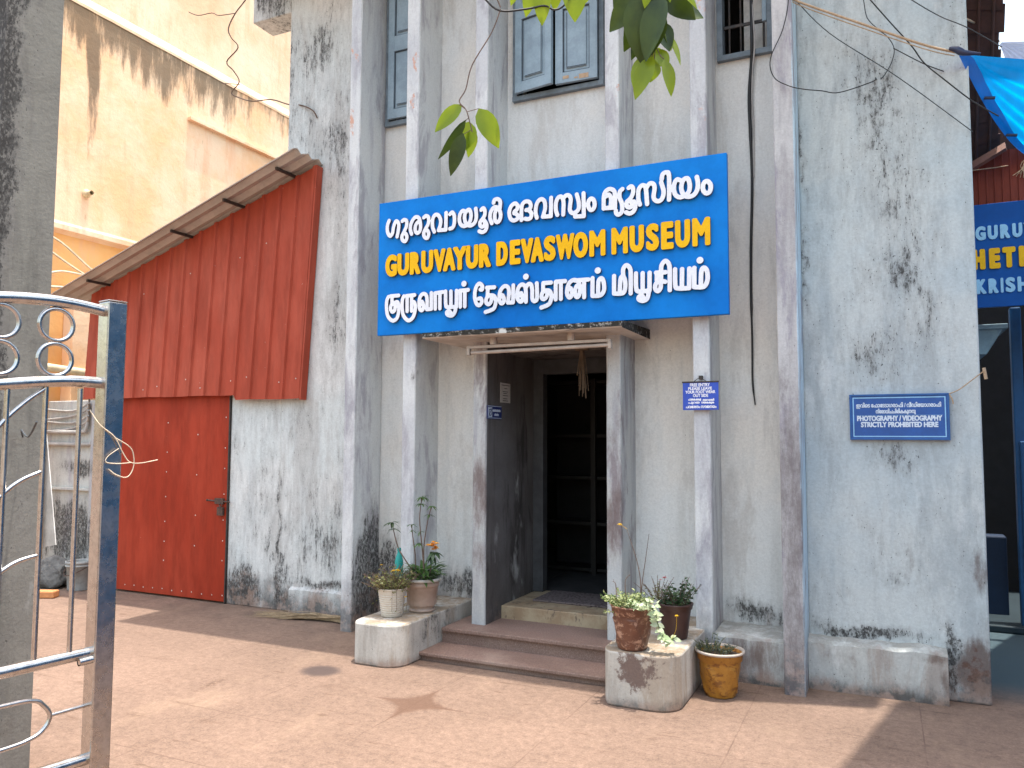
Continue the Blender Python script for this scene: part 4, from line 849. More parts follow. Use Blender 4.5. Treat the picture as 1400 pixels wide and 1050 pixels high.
# straw broom bundle
mb = MB()
for k in range(110):
    a = rng.gauss(0, 1); b = rng.uniform(0, 1); x1 = -5.22 + rng.uniform(0, .45)
    mb.tube([(-4.28 + rng.uniform(-.02, .06), 5.655 + rng.uniform(-.03, .03), .012 + rng.uniform(0, .05)), (-4.6, 5.645 + a * .018, .012 + b * .045), (x1, 5.62 + a * .05 - .03, .006 + b * .02)], [.0035, .003, .0012], 4, False)
tag(mb.build('straw_broom', 'straw'), 'bundle of dry straw stalks lying at the foot of the left wall', 'broom')

# ================================================================== GATE AND PILLAR
GP = thing('gate_pillar', 'tall grey concrete gate pillar with a dark rough edge at the left', 'pillar', (-3.75, 2.35, 0))
mb = MB(); vs = []; fs = []; n = 60
ring = [(-4.05, 2.44), (-4.05, 2.23), (-3.66, 2.205), (-3.605, 2.25), (-3.60, 2.44)]
for i in range(n + 1):
    z = 6.0 * i / n
    for k, (x, y) in enumerate(ring):
        e = mnoise.noise(Vector((k * 5, z * 6, 1))) * (.016 if k == 2 else 0); vs.append((x + e, y + e * .6, z))
for i in range(n):
    for k in range(5): a = i * 5 + k; b = i * 5 + (k + 1) % 5; fs.append((a, b, b + 5, a + 5))
mb.add(vs, fs); mb.build('shaft', 'pillar', GP)
MB().tube(smooth_pts([(-3.59, 2.33, 1.6), (-3.4, 2.2, 1.63), (-3.2, 2.1, 1.60), (-3.0, 2.0, 1.66)], 4), .004, 6).build('tie_wire', 'grey_cable', GP)
G0 = Vector((-1.58, 1.22, 0)); GU = Vector((-.174, -.985, 0)); GN = Vector((.985, -.174, 0))
gp = lambda s, z, w=0: G0 + GU * s + GN * w + Vector((0, 0, z))
GT = thing('steel_gate', 'polished stainless steel gate leaf with rings and curved bars, standing open', 'gate', gp(0, 0))
def gbox(s0, s1, w0, w1, z0, z1):
    mb = MB(); c = [gp(s, z, w) for z in (z0, z1) for s, w in ((s0, w0), (s1, w0), (s1, w1), (s0, w1))]
    mb.add(c, [(0, 1, 2, 3), (7, 6, 5, 4), (0, 4, 5, 1), (1, 5, 6, 2), (2, 6, 7, 3), (3, 7, 4, 0)]); return mb
gbox(-.022, .022, -.022, .022, .06, 1.905).build('end_post', 'steel', GT, .003)
gbox(-.0225, .0225, -.0225, .0225, 1.9055, 1.909).build('post_cap', 'steel', GT, .002)
def bar(name, pts, r, n=12, sm=True): MB().tube(smooth_pts([gp(*p) for p in pts], 6) if sm and len(pts) > 2 else [gp(*p) for p in pts], r, n).build(name, 'steel', GT)
bar('top_rail', [(.02, 1.884), (.09, 1.8905), (.16, 1.8905), (.26, 1.880), (.5, 1.84), (.85, 1.74)], .0125, 16)
bar('upper_rail', [(.02, 1.7215), (.09, 1.7215), (.17, 1.7135), (.3, 1.695), (.55, 1.65), (.85, 1.56)], .0125, 16)
bar('middle_rail', [(.02, 1.1295), (.85, 1.118)], .0125, 16, False)
bar('lower_rail', [(.02, .903), (.85, .908)], .0125, 16, False); bar('bottom_rail', [(.02, .14), (.85, .14)], .0125, 16, False)
for s in (.065, .136, .21, .29, .37, .45, .53, .61, .69, .77): bar('baluster', [(s, 1.706 - max(0, s - .2) * .17), (s, 1.136)], .0055, 10, False)
for s in (.065, .21, .37, .53, .69): bar('lower_baluster', [(s, .90), (s, .15)], .0055, 10, False)
def ring_at(s, z):
    mb = MB(); P = [gp(s + .0345 * math.cos(a * math.pi / 16), z + .0345 * math.sin(a * math.pi / 16)) for a in range(33)]; mb.tube(P, .0048, 10, False); mb.build('ring', 'steel', GT)
for i, s in enumerate((.1205, .2285, .336, .444)): d = -max(0, s - .2) * .16; ring_at(s, 1.8405 + d); ring_at(s, 1.7655 + d)
bar('curved_bar', [(.138, 1.702), (.175, 1.672), (.22, 1.624), (.26, 1.56), (.29, 1.46)], .0045, 10)
bar('curved_bar', [(.138, 1.527), (.178, 1.509), (.214, 1.479), (.29, 1.40), (.33, 1.3)], .0045, 10)
bar('curved_bar', [(.138, 1.353), (.175, 1.345), (.208, 1.327), (.29, 1.27)], .0045, 10)
bar('hairpin_bar', [(.45, 1.062), (.2, 1.060), (.135, 1.056), (.113, 1.041), (.099, 1.0175), (.108, .994), (.135, .979), (.2, .973), (.45, .968)], .0048, 10)
bar('link_bar', [(.098, 1.0165), (.018, 1.018)], .0042, 10, False)
mb = MB(); mb.tube([gp(.05, 1.1165, .012), gp(.012, 1.1175, .012)], .0085, 12, False); mb.tube([gp(.049, 1.1165, .012), gp(.02, 1.117, .012)], .0062, 12, True); mb.build('latch_tube', 'steel', GT)
mb = MB(); mb.tube(smooth_pts([gp(.0425, 1.66, .0), gp(.03, 1.628, .02), gp(-.0, 1.601, .028), gp(-.02, 1.566, .028), gp(-.035, 1.545, .03), gp(-.06, 1.541, .03), gp(-.10, 1.548, .035)], 6), .0012, 6)
mb.tube(smooth_pts([gp(.0, 1.60, .028), gp(-.035, 1.578, .03), gp(-.045, 1.555, .03), gp(-.044, 1.528, .03), (gp(-.03, 1.51, .03)), gp(-.005, 1.517, .03), gp(.01, 1.53, .026)], 6), .0012, 6)
mb.tube(smooth_pts([gp(-.01, 1.575, .03), gp(.012, 1.558, .027), gp(.016, 1.545, .027), gp(-.01, 1.541, .03), gp(-.04, 1.543, .031)], 6), .0011, 6)
tag(mb.build('binding_wire', 'cable_cream'), 'pale twisted wire tied round the gate end post', 'wire')

# ================================================================== POTS AND PLANTS
def pot(name, label, loc, prof, mat, group, fn=None, rim=None, soil=(.1, .2), rz=0):
    t = thing(name, label, 'flower pot', loc, rz, group)
    MB().lathe(prof, 56, (0, 0, 0), fn).build('body', mat, t, 0, (0, 0, 0))
    if rim: MB().lathe(rim[0], 56, (0, 0, 0)).build('rim', rim[1], t, 0, (0, 0, 0))
    mb = MB(); vs = []; n = 28
    for j in range(5):
        for k in range(n): a = 2 * math.pi * k / n; r = soil[0] * (1 - j / 4.001); vs.append((r * math.cos(a), r * math.sin(a), soil[1] + .012 * (1 - (r / soil[0]) ** 2) + .006 * mnoise.noise(Vector((r * 40 * math.cos(a), r * 40 * math.sin(a), 2)))))
    mb.add(vs, [(j * n + k, j * n + (k + 1) % n, (j + 1) * n + (k + 1) % n, (j + 1) * n + k) for j in range(4) for k in range(n)], True); mb.build('soil', 'soil', t, 0, (0, 0, 0))
    return t
GRP = 'flower pots by the entrance'
ribs = lambda a, z, r: .0022 * math.sin(z * 2 * math.pi / .0165) if .02 < z < .17 and r > .06 else 0
profA = [(0, .001), (.076, .001), (.078, .006)] + [(.078 + .027 * k / 60, .006 + .19 * k / 60) for k in range(1, 61)] + [(.110, .198), (.110, .206), (.103, .207), (.098, .19), (.072, .01)]
pot('flower_pot', 'small cream pot with fine ribs, leftmost on the left step block', (-3.32, 4.985, .293), profA, 'pot_white', GRP, ribs, None, (.099, .185))
profB = [(0, .001), (.095, .001), (.10, .006), (.10, .018), (.092, .02), (.094, .03), (.105, .08), (.118, .15), (.124, .188), (.131, .191), (.132, .212), (.130, .215), (.133, .228), (.126, .228), (.11, .05)]
rimB = [(.128, .226), (.146, .229), (.149, .236), (.149, .248), (.145, .253), (.134, .250), (.126, .23)]
pot('flower_pot', 'large beige plastic pot with pale rim behind the cream ribbed pot', (-3.215, 5.235, .293), profB, 'pot_beige', GRP, None, (rimB, 'pot_rim'), (.13, .228))
def swirl(a, z, r): return .010 * max(0, math.sin(5 * a + z * 24)) ** 3 * (1 if .02 < z < .19 and r > .06 else 0) + .0016 * math.sin(11 * a - z * 40) * (1 if r > .06 and z < .2 else 0)
def profS(rb, rt, h, band): return [(0, .001), (rb - .004, .001), (rb, .008)] + [(rb + (rt - .012 - rb) * k / 40, .008 + (h - band - .008) * k / 40) for k in range(1, 41)] + [(rt - .004, h - band + .006), (rt, h - .012), (rt + .004, h - .008), (rt + .004, h), (rt - .004, h + .001), (rt - .012, h - .03), (rb - .01, .02)]
pot('flower_pot', 'flaking brown pot with diagonal swirls at the front of the right step block', (-1.42, 4.765, .326), profS(.089, .128, .262, .055), 'pot_brown', GRP, swirl, None, (.118, .245), .5)
pot('flower_pot', 'smooth dark brown pot standing behind the flaking brown one', (-1.245, 5.14, .326), profS(.078, .114, .222, .04), 'pot_dark', GRP, None, None, (.104, .205))
rimE = [(.138, .266), (.151, .268), (.154, .274), (.152, .283), (.144, .284), (.136, .265)]
pot('flower_pot', 'mustard yellow pot with diagonal swirls standing on the ground', (-.965, 5.15, 0), profS(.093, .141, .268, .05), 'pot_mustard', GRP, swirl, (rimE, 'pot_mustard_rim'), (.128, .250), 1.1)

def rdir(u0=-.2, u1=1.0):
    a = rng.uniform(0, 2 * math.pi); z = rng.uniform(u0, u1); q = math.sqrt(max(0, 1 - z * z)); return Vector((q * math.cos(a), q * math.sin(a), z))
def sprigs(leafmb, stemmb, c, R0, n, H, L, W, lean=.5, per=7):
    """n thin stems rising from a soil disc of radius R0, each set with small leaves"""
    for _ in range(n):
        a = rng.uniform(0, 6.283); r = R0 * math.sqrt(rng.random()); b = Vector(c) + Vector((r * math.cos(a), r * math.sin(a), 0))
        d = Vector((math.cos(a) * lean * r / R0 + rng.gauss(0, .18), math.sin(a) * lean * r / R0 + rng.gauss(0, .18), 1)).normalized(); h = H * rng.uniform(.45, 1.05)
        P = smooth_pts([b, b + d * h * .5, b + d * h + Vector((math.cos(a), math.sin(a), 0)) * h * .18], 3); stemmb.tube(P, [.0018] * len(P), 4, False)
        for k in range(per):
            u = .25 + .75 * k / per; p = P[min(len(P) - 1, int(u * (len(P) - 1)))]; leafmb.leaf(p, rdir(-.1, .8), rdir(.2, 1), L * rng.uniform(.6, 1.2), W * rng.uniform(.7, 1.2), .3, .25, 3)
def flower(mb, c, r, layers=2, n=7):
    c = Vector(c)
    for l in range(layers):
        for k in range(n):
            a = 6.283 * k / n + l * .5 + rng.uniform(-.1, .1); d = Vector((math.cos(a), math.sin(a), .25 + .55 * l)); mb.leaf(c, d, (0, 0, 1), r * (1 - .25 * l), r * .55, .25, .2, 3)
PG = 'plants growing in the flower pots'
# plant in the small cream pot
pc = Vector((-3.32, 4.985, .47)); PL = thing('bushy_plant', 'straggly olive bush with tiny yellow flowers in the cream ribbed pot', 'plant', pc, 0, PG)
lf, sm = MB(), MB(); sprigs(lf, sm, pc, .085, 110, .19, .030, .012, .95, 8); sprigs(lf, sm, pc + Vector((-.06, -.04, .01)), .05, 14, .16, .02, .008, 1.6, 6)
for k in range(4):
    a = rng.uniform(-1.3, .6); d = Vector((math.cos(a), math.sin(a) - .5, 0)).normalized(); P = smooth_pts([pc + d * .08 + Vector((0, 0, .03)), pc + d * .125 + Vector((0, 0, .02)), pc + d * .135 + Vector((0, 0, -.05)), pc + d * .13 + Vector((0, 0, -.12))], 3); sm.tube(P, .0014, 4, False)
    for p in P[3::2]: lf.leaf(p, rdir(-.8, .2), rdir(0, 1), .022, .009, .2, .2, 3)
for k in range(7):
    p = pc + Vector((-.09 - .025 * (k % 3), -.03, .02 - .022 * k)); lf.leaf(p, rdir(-.8, .1), rdir(0, 1), .022, .009)
lf.build('foliage', 'leaf_olive', PL); sm.build('stem', 'twig', PL)
for p in ((.03, -.03, .155), (.055, -.02, .16), (.045, .01, .150), (-.125, -.02, .10), (-.10, .0, .185), (.15, -.05, -.02)): fl = MB(); flower(fl, pc + Vector(p), .022 if p[0] in (.03, .055, .045) else .014); fl.build('flower', 'petal_yellow', PL)
# tall plant in the large beige pot
pc = Vector((-3.215, 5.235, .525)); PL = thing('tall_plant', 'tall thin-stemmed plant with leaf whorls and one orange flower in the beige pot', 'plant', pc, 0, PG)
lf, sm = MB(), MB(); dk = MB()
def whorl(mb, c, n, L, W, up=.25):
    for k in range(n):
        a = 6.283 * k / n + rng.uniform(-.3, .3); mb.leaf(c, (math.cos(a), math.sin(a), up + rng.uniform(-.5, .3)), (0, 0, 1), L * rng.uniform(.7, 1.15), W, .45, .2, 4)
S1 = smooth_pts([pc + Vector(p) for p in ((.02, 0, 0.000), (.0, 0, 0.205), (-.03, 0, 0.456), (-.01, 0, 0.627))], 5); S2 = smooth_pts([pc + Vector(p) for p in ((.02, 0, 0.000), (.01, .0, 0.228), (.04, .0, 0.433), (.075, .0, 0.559))], 5)
S3 = smooth_pts([pc + Vector(p) for p in ((-.06, 0, 0.000), (-.065, 0, 0.171), (-.09, 0, 0.319), (-.10, 0, 0.410))], 5); S4 = smooth_pts([pc + Vector(p) for p in ((-.06, 0, 0.023), (-.12, -.02, 0.114), (-.20, -.03, 0.228), (-.245, -.03, 0.353), (-.26, -.03, 0.422))], 5)
S5 = smooth_pts([pc + Vector(p) for p in ((.06, 0, 0.000), (.09, -.02, 0.114), (.115, -.03, 0.217))], 5)
for S in (S1, S2, S3, S4, S5): sm.tube(S, [.006 - .003 * i / len(S) for i in range(len(S))], 6)
for c, n, L, W, m_ in ((S1[-1], 11, .075, .018, lf), (S1[-3], 7, .06, .016, lf), (S2[-1], 8, .06, .016, lf), (S2[-4], 6, .05, .014, lf), (S3[-1], 8, .05, .015, lf), (S3[-4], 5, .05, .015, lf), (S4[-1], 10, .085, .022, dk), (S4[-5], 7, .07, .018, dk), (S1[8], 5, .05, .013, lf), (pc + Vector((-.03, .0, .27)), 8, .06, .018, lf)): whorl(m_, c, n, L, W, .1)
whorl(dk, S5[-1], 10, .095, .030, -.1); whorl(dk, S5[-3], 6, .08, .028, -.5)
for k in range(150):
    a = rng.uniform(0, 6.28); r = .12 * math.sqrt(rng.random()); p = pc + Vector((r * math.cos(a), r * math.sin(a), rng.uniform(0, .09))); lf.leaf(p, (math.cos(a) * .9, math.sin(a) * .9, rng.uniform(.1, 1.1)), (0, 0, 1), rng.uniform(.06, .12), .026, .5, .2, 4)
lf.build('foliage', 'leaf_green', PL); dk.build('dark_foliage', 'leaf_deep', PL); sm.build('stem', 'twig', PL); fl = MB()
for k in range(10): a = k * .7; flower(fl, S5[-1] + Vector((.022 * math.cos(a) * (k % 3), .02 * math.sin(a), .02 + .006 * k)), .028, 2, 6)
fl.build('flower', 'petal_orange', PL)
# bottle
bc = Vector((-3.47, 5.30, .47)); BT = thing('plastic_bottle', 'teal plastic drink bottle held up on an added stick behind the pots', 'bottle', (bc.x, bc.y, .293))
k = 1.0; MB().lathe([(0, 0), (.028, 0), (.034, .012), (.034, .06), (.031, .075), (.034, .09), (.034, .15), (.033, .17), (.026, .20), (.015, .228), (.013, .236), (.013, .25)], 28, bc).build('body', 'bottle', BT)
MB().lathe([(.0155, .245), (.0155, .268), (.013, .271), (0, .271)], 20, bc).build('cap', 'bottle', BT)
MB().tube([(bc.x, bc.y, .293), (bc.x, bc.y, .475)], .02, 10).build('stick', 'leaf_deep', BT)  # support added under the bottle to hold it at its height in the image
# plants of the flaking brown pot
pc = Vector((-1.42, 4.765, .575)); PL = thing('variegated_plant', 'pale variegated bush with bare twigs and a trailing shoot in the flaking brown pot', 'plant', pc, 0, PG)
lf, sm, cr, tw = MB(), MB(), MB(), MB(); sprigs(lf, sm, pc + Vector((-.02, 0, 0)), .10, 70, .105, .026, .012, .9, 8)
sprigs(cr, sm, pc + Vector((.07, -.05, 0)), .05, 24, .075, .040, .022, 1.4, 6)
for k in range(26): lf.leaf(pc + Vector((-.13 + rng.uniform(-.02, .1), -.09, -.02)), rdir(-.8, .3), rdir(0, 1), .026, .012, .2, .2, 3)
T1 = smooth_pts([pc + Vector(p) for p in ((.09, -.04, .05), (.155, -.06, .0), (.175, -.06, -.07), (.20, -.06, -.13), (.235, -.05, -.165), (.27, -.04, -.15))], 5); sm.tube(T1, .003, 6)
for i, p in enumerate(T1[4:]):
    for q in range(2): cr.leaf(p, rdir(-.7, .5), (0, -1, .6), .050, .026, .2, .15, 4)
for P in (((.05, 0, 0), (.055, 0, .15), (.035, .0, .27), (.0, 0, .38), (-.03, 0, .47)), ((.05, 0, 0), (.065, 0, .15), (.085, 0, .28), (.11, 0, .45)), ((-.03, 0, 0), (-.05, .02, .14), (-.02, .03, .19)), ((-.1, 0, 0), (-.11, .02, .12), (-.13, .02, .14))):
    Q = smooth_pts([pc + Vector(p) for p in P], 5); tw.tube(Q, [.0042 - .0028 * i / len(Q) for i in range(len(Q))], 6)
    for p in Q[4::4]: tw.tube([p, p + rdir(0, 1) * .016], .0012, 4)
tw.build('twig', 'twig', PL); lf.build('foliage', 'leaf_pale', PL); cr.build('trailing_leaves', 'leaf_cream', PL); sm.build('stem', 'leaf_green', PL); fl = MB()
flower(fl, pc + Vector((-.075, 0, .495)), .020, 2, 8); fl.tube(smooth_pts([pc + Vector((-.03, 0, .47)), pc + Vector((-.05, 0, .485)), pc + Vector((-.075, 0, .493))], 3), .001, 4); fl.build('flower', 'petal_yellow', PL); fl = MB(); flower(fl, pc + Vector((.285, -.04, -.02)), .014, 2, 6)
Q = smooth_pts([T1[-4], T1[-4] + Vector((.03, 0, .06)), pc + Vector((.285, -.04, -.022))], 4); fl.tube(Q, .001, 4)
fl.build('flower', 'petal_yellow', PL)
# plants of the dark pot
pc = Vector((-1.245, 5.14, .54)); PL = thing('small_leaf_plant', 'dark green small-leaved plant with a pink bud in the dark brown pot', 'plant', pc, 0, PG)
lf, sm = MB(), MB(); sprigs(lf, sm, pc + Vector((.03, 0, 0)), .075, 26, .17, .030, .018, .6, 8); sprigs(lf, sm, pc, .095, 30, .06, .026, .015, 1.0, 5)
lf.build('foliage', 'leaf_deep', PL); sm.build('stem', 'twig', PL)
fr = MB(); st = MB(); sprigs(fr, st, pc + Vector((-.10, -.03, .02)), .05, 26, .15, .018, .007, .7, 8); fr.build('dry_foliage', 'leaf_olive', PL); st.build('dry_stem', 'twig', PL)
fl = MB(); flower(fl, pc + Vector((-.06, -.03, .165)), .02, 3, 7); fl.build('flower', 'petal_pink', PL); fl = MB(); flower(fl, pc + Vector((-.085, -.03, .15)), .012, 2, 6); fl.build('flower', 'petal_pink', PL)
pc = Vector((-.965, 5.15, .262)); PL = thing('ground_pot_plant', 'low grey-green seedlings filling the mustard yellow pot', 'plant', pc, 0, PG)
lf, sm = MB(), MB(); sprigs(lf, sm, pc + Vector((-.035, 0, 0)), .105, 75, .06, .018, .008, .5, 6); sprigs(lf, sm, pc + Vector((-.06, .02, 0)), .05, 8, .11, .018, .008, .5, 7)
lf.build('foliage', 'leaf_grey', PL); sm.build('stem', 'leaf_olive', PL)

# ================================================================== OVERHEAD BRANCHES
F0, Rv, Uv = fw.copy(), rt.copy(), up.copy()
BC = Vector((-.544, 1.965, 2.663)); PX = 2.3 / 1075
def at(px, py, dd=0.0): return BC + Rv * ((px - 880) * PX) - Uv * ((py - 50) * PX) + F0 * dd
BG = 'leafy twigs hanging from a tree overhead'
def leafp(mb, a, b, w, dd=0.0, face_=(0, 0, 0), droop=.12, fold=.25, tw=0.0):
    A, Bp = Vector(a), Vector(b); d = Bp - A; nrm = (-F0 + Rv * tw + Uv * .35); mb.leaf(A, d, nrm, d.length, w * PX, droop, fold, 7)
H1 = thing('leafy_twig', 'large cluster of dark and lime green leaves hanging at the top centre', 'twig', at(890, -40), 0, BG)
dk, lt, st = MB(), MB(), MB()
st.tube(smooth_pts([at(905, -120, -.05), at(898, -40), at(900, 5), at(897, 30), at(893, 65)], 5), .0035, 8)
for a, b, w, dd, tw in (((880, -12), (840, 37), 34, .02, .3), ((878, -5), (877, 80), 46, 0, -.2), ((890, -20), (862, 60), 38, .03, .5), ((900, 5), (877, 82), 34, -.03, -.5), ((905, 8), (958, 18), 32, .02, .2), ((902, -2), (945, 27), 30, .0, -.7), ((897, 30), (915, 64), 30, .01, .3), ((885, -25), (905, 25), 30, .03, .4), ((880, 15), (872, 70), 26, .04, .8), ((900, 20), (885, 75), 28, -.01, -.2), ((870, -30), (848, 10), 30, .05, .1), ((915, -20), (955, 15), 26, .03, .6)): leafp(dk, at(*a, dd), at(*b, dd), w, dd, tw=tw)
for a, b, w, dd, tw in (((890, 75), (868, 125), 24, .0, -.3), ((897, 62), (912, 86), 22, .02, .2), ((888, 62), (905, 80), 26, .03, -.2), ((905, 78), (917, 122), 20, .0, .4), ((893, 78), (890, 102), 22, .02, .0), ((882, 68), (867, 105), 18, .03, -.6), ((912, 40), (932, 77), 14, .03, .8), ((908, 30), (918, 62), 16, .02, .5), ((885, -10), (880, 18), 14, -.02, .1), ((900, -30), (912, 12), 20, -.03, .2), ((920, 0), (945, 20), 18, -.03, .9)): leafp(lt, at(*a, dd), at(*b, dd), w, dd, tw=tw)
for a in ((880, -12), (878, -5), (890, -20), (905, 8), (902, -2), (897, 30), (885, -25), (870, -30), (915, -20), (920, 0)): st.tube(smooth_pts([at(900, a[1] - 18), at((a[0] + 900) / 2, a[1] - 14, .005), at(*a, .01)], 3), .0016, 5)
for a in ((890, 75), (897, 62), (905, 78), (893, 78), (882, 68)): st.tube(smooth_pts([at(894, 58), at((a[0] + 894) / 2, a[1] - 6), at(*a)], 3), .0012, 5)
dk.build('dark_leaves', 'leaf_dark', H1); lt.build('young_leaves', 'leaf_tree', H1); st.build('stem', 'twig', H1)
H2 = thing('leafy_twig', 'thin drooping twig ending in six leaves left of the shuttered window', 'twig', at(690, -60), 0, BG)
dk, lt, st = MB(), MB(), MB()
st.tube(smooth_pts([at(680, -60), at(690, -20), at(703, 14)], 5), .002, 6); st.tube(smooth_pts([at(703, 16), at(692, 45), at(668, 85), at(660, 115), at(652, 130), at(660, 140), at(664, 152), at(668, 168)], 5), [.0016] * 36, 6)
for a, b, w, dd, tw in (((655, 134), (621, 166), 19, 0, .2), ((676, 139), (701, 186), 26, 0, -.1), ((664, 153), (655, 190), 27, .015, .1), ((668, 160), (664, 196), 16, .02, .5)): leafp(lt, at(*a, dd), at(*b, dd), w, tw=tw)
for a, b, w, dd, tw in (((660, 153), (628, 202), 12, 0, .9), ((657, 171), (641, 222), 19, -.01, .1)): leafp(dk, at(*a, dd), at(*b, dd), w, tw=tw)
for a, b in (((652, 134), (660, 140)), ((662, 143), (676, 139)), ((664, 150), (660, 154)), ((667, 165), (657, 171))): st.tube([at(*a), at(*b)], .001, 5)
dk.build('dark_leaves', 'leaf_dark', H2); lt.build('young_leaves', 'leaf_tree', H2); st.build('stem', 'twig', H2)
H3 = thing('leafy_twig', 'dark creeper stem with a few lime leaves across the shuttered window top', 'twig', at(740, -30), 0, BG)
lt, st = MB(), MB(); st.tube(smooth_pts([at(668, -12), at(682, 2), at(702, 18), at(735, 16), at(757, 12), at(770, 17), at(783, 10), at(800, -14)], 5), .0026, 8)
for a, b, w, dd, tw in (((742, -18), (735, 22), 18, .01, .2), ((755, -14), (754, 34), 22, 0, -.1), ((790, -28), (797, 29), 34, 0, .2), ((768, -20), (772, 12), 20, .02, .4), ((808, -14), (806, 6), 16, .02, .2), ((725, -20), (716, 6), 12, .02, .2), ((745, -22), (760, 8), 18, .02, -.5)): leafp(lt, at(*a, dd), at(*b, dd), w, tw=tw)
lt.build('young_leaves', 'leaf_tree', H3); st.build('stem', 'black_cable', H3)
# dry creeper in front of the orange wall
mb = MB(); Vp = lambda L: [Vector((x, 5.9 - .0 * i, z)) for i, (x, z) in enumerate(L)]
mb.tube(smooth_pts(Vp([(-5.70, 6.35), (-5.81, 6.14), (-5.97, 6.0), (-6.06, 5.86), (-6.02, 5.75), (-5.92, 5.62), (-6.07, 5.50), (-5.97, 5.38), (-5.89, 5.25), (-5.99, 5.15), (-5.86, 5.07), (-5.7, 5.01), (-5.45, 4.98), (-5.23, 4.89)]) + [Vector((-4.99, 5.80, 4.80)), Vector((-4.84, 5.79, 4.72)), Vector((-4.79, 5.80, 4.64))], 5), .0065, 6)
mb.tube(smooth_pts(Vp([(-5.97, 6.0), (-6.2, 6.03), (-6.3, 6.08), (-6.5, 6.10), (-6.64, 6.17)]), 4), .005, 6); mb.tube(smooth_pts(Vp([(-5.88, 5.22), (-6.04, 5.26), (-6.13, 5.28)]), 4), .004, 6)
tag(mb.build('dry_creeper', 'twig'), 'dry brown creeper stem dangling before the orange wall', 'creeper')

# ================================================================== WIRES ON THE FRONT
def wire(name, pts, r, mat, label, cat='cable', k=6, group='wires on the museum front'): return tag(MB().tube(smooth_pts(pts, k), r, 8).build(name, mat), label, cat, group)
wire('wall_cable', [(-.79, 5.775, 4.86), (-.79, 5.77, 4.49), (-.80, 5.80, 4.36), (-.82, 5.803, 4.11), (-.815, 5.803, 3.8), (-.81, 5.803, 3.46), (-.825, 5.803, 3.0), (-.83, 5.803, 2.66), (-.828, 5.803, 2.3), (-.83, 5.803, 2.02), (-.815, 5.803, 1.85)], [.012] * 25 + [.010] * 20 + [.007] * 12 + [.005] * 4, 'black_cable', 'thick black cable hanging from the barred window down the bay wall')
wire('wall_cable', [(-.785, 5.77, 4.80), (-.77, 5.765, 4.50), (-.79, 5.79, 4.30), (-.80, 5.80, 4.1), (-.795, 5.805, 3.9), (-.80, 5.806, 3.5)], .006, 'pipe_grey', 'thin pale lead beside the thick black cable under the barred window')
wire('tie_rope', [(-.56, 5.33, 4.60), (-.46, 5.40, 4.545), (0, 5.43, 4.27), (.30, 5.46, 4.10), (.48, 5.50, 4.03)], .0075, 'rope', 'coir rope stretched from the fin to the tarpaulin corner', 'rope')
wire('tie_rope', [(-.50, 5.33, 4.56), (-.44, 5.41, 4.515), (.02, 5.44, 4.235), (.32, 5.465, 4.065), (.47, 5.50, 4.01)], .0035, 'rope', 'thin strand running just under the coir rope', 'rope')
wire('wall_cable', [(-.45, 5.45, 4.56), (-.25, 5.6, 4.36), (.15, 5.6, 3.98), (.565, 5.62, 3.55)], .0030, 'grey_cable', 'thin grey wire slanting down the corner wall below the rope')
wire('wall_cable', [(-.08, 5.5, 4.62), (0, 5.5, 4.49), (.12, 5.5, 4.30), (.23, 5.5, 4.13), (.30, 5.5, 4.0), (.40, 5.5, 3.88), (.56, 5.5, 3.70), (.7, 5.55, 3.6)], .0042, 'black_cable', 'black wire crossing the coir rope on the corner wall')
wire('wall_cable', [(.1, 5.55, 4.62), (.24, 5.55, 4.46), (.40, 5.55, 4.31), (.55, 5.55, 4.20), (.75, 5.7, 4.1)], .0035, 'grey_cable', 'grey wire at the upper right edge of the corner wall')
wire('wall_cable', [(-.49, 5.31, 4.7), (-.49, 5.31, 4.5), (-.53, 5.31, 4.31), (-.61, 5.31, 4.13), (-.59, 5.31, 4.0), (-.50, 5.30, 3.92), (-.41, 5.30, 3.88), (-.30, 5.35, 3.868), (-.20, 5.5, 3.90), (.0, 5.63, 3.99), (.02, 5.645, 4.02)], .0034, 'black_cable', 'black wire hanging in a wide loop around the rightmost fin')
wire('wall_cable', [(-.06, 5.62, 4.7), (-.04, 5.6, 4.55), (-.02, 5.6, 4.42), (.05, 5.6, 4.32), (.10, 5.6, 4.26), (.135, 5.61, 4.18), (.12, 5.62, 4.1), (.08, 5.63, 4.03), (.05, 5.64, 4.0)], .003, 'grey_cable', 'thin grey wire curling in a small loop on the corner wall')
wire('wall_cable', [(.13, 5.6, 4.18), (.3, 5.62, 4.05), (.42, 5.64, 3.98)], .0035, 'grey_cable', 'short wire end branching from the small loop on the corner wall')
mb = MB(); mb.tube(smooth_pts([(.385, 5.62, 1.895), (.44, 5.6, 1.92), (.52, 5.6, 1.985), (.575, 5.58, 2.03)], 5), .0035, 6); mb.tube(smooth_pts([(.385, 5.615, 1.89), (.40, 5.61, 1.86), (.405, 5.61, 1.83)], 4), .004, 6); mb.tube([(.575, 5.6, 2.05), (.585, 5.6, 1.98)], .010, 6)
tag(mb.build('tie_string', 'rope'), 'reddish string tied from the photography plate to the wall corner', 'string', 'wires on the museum front')

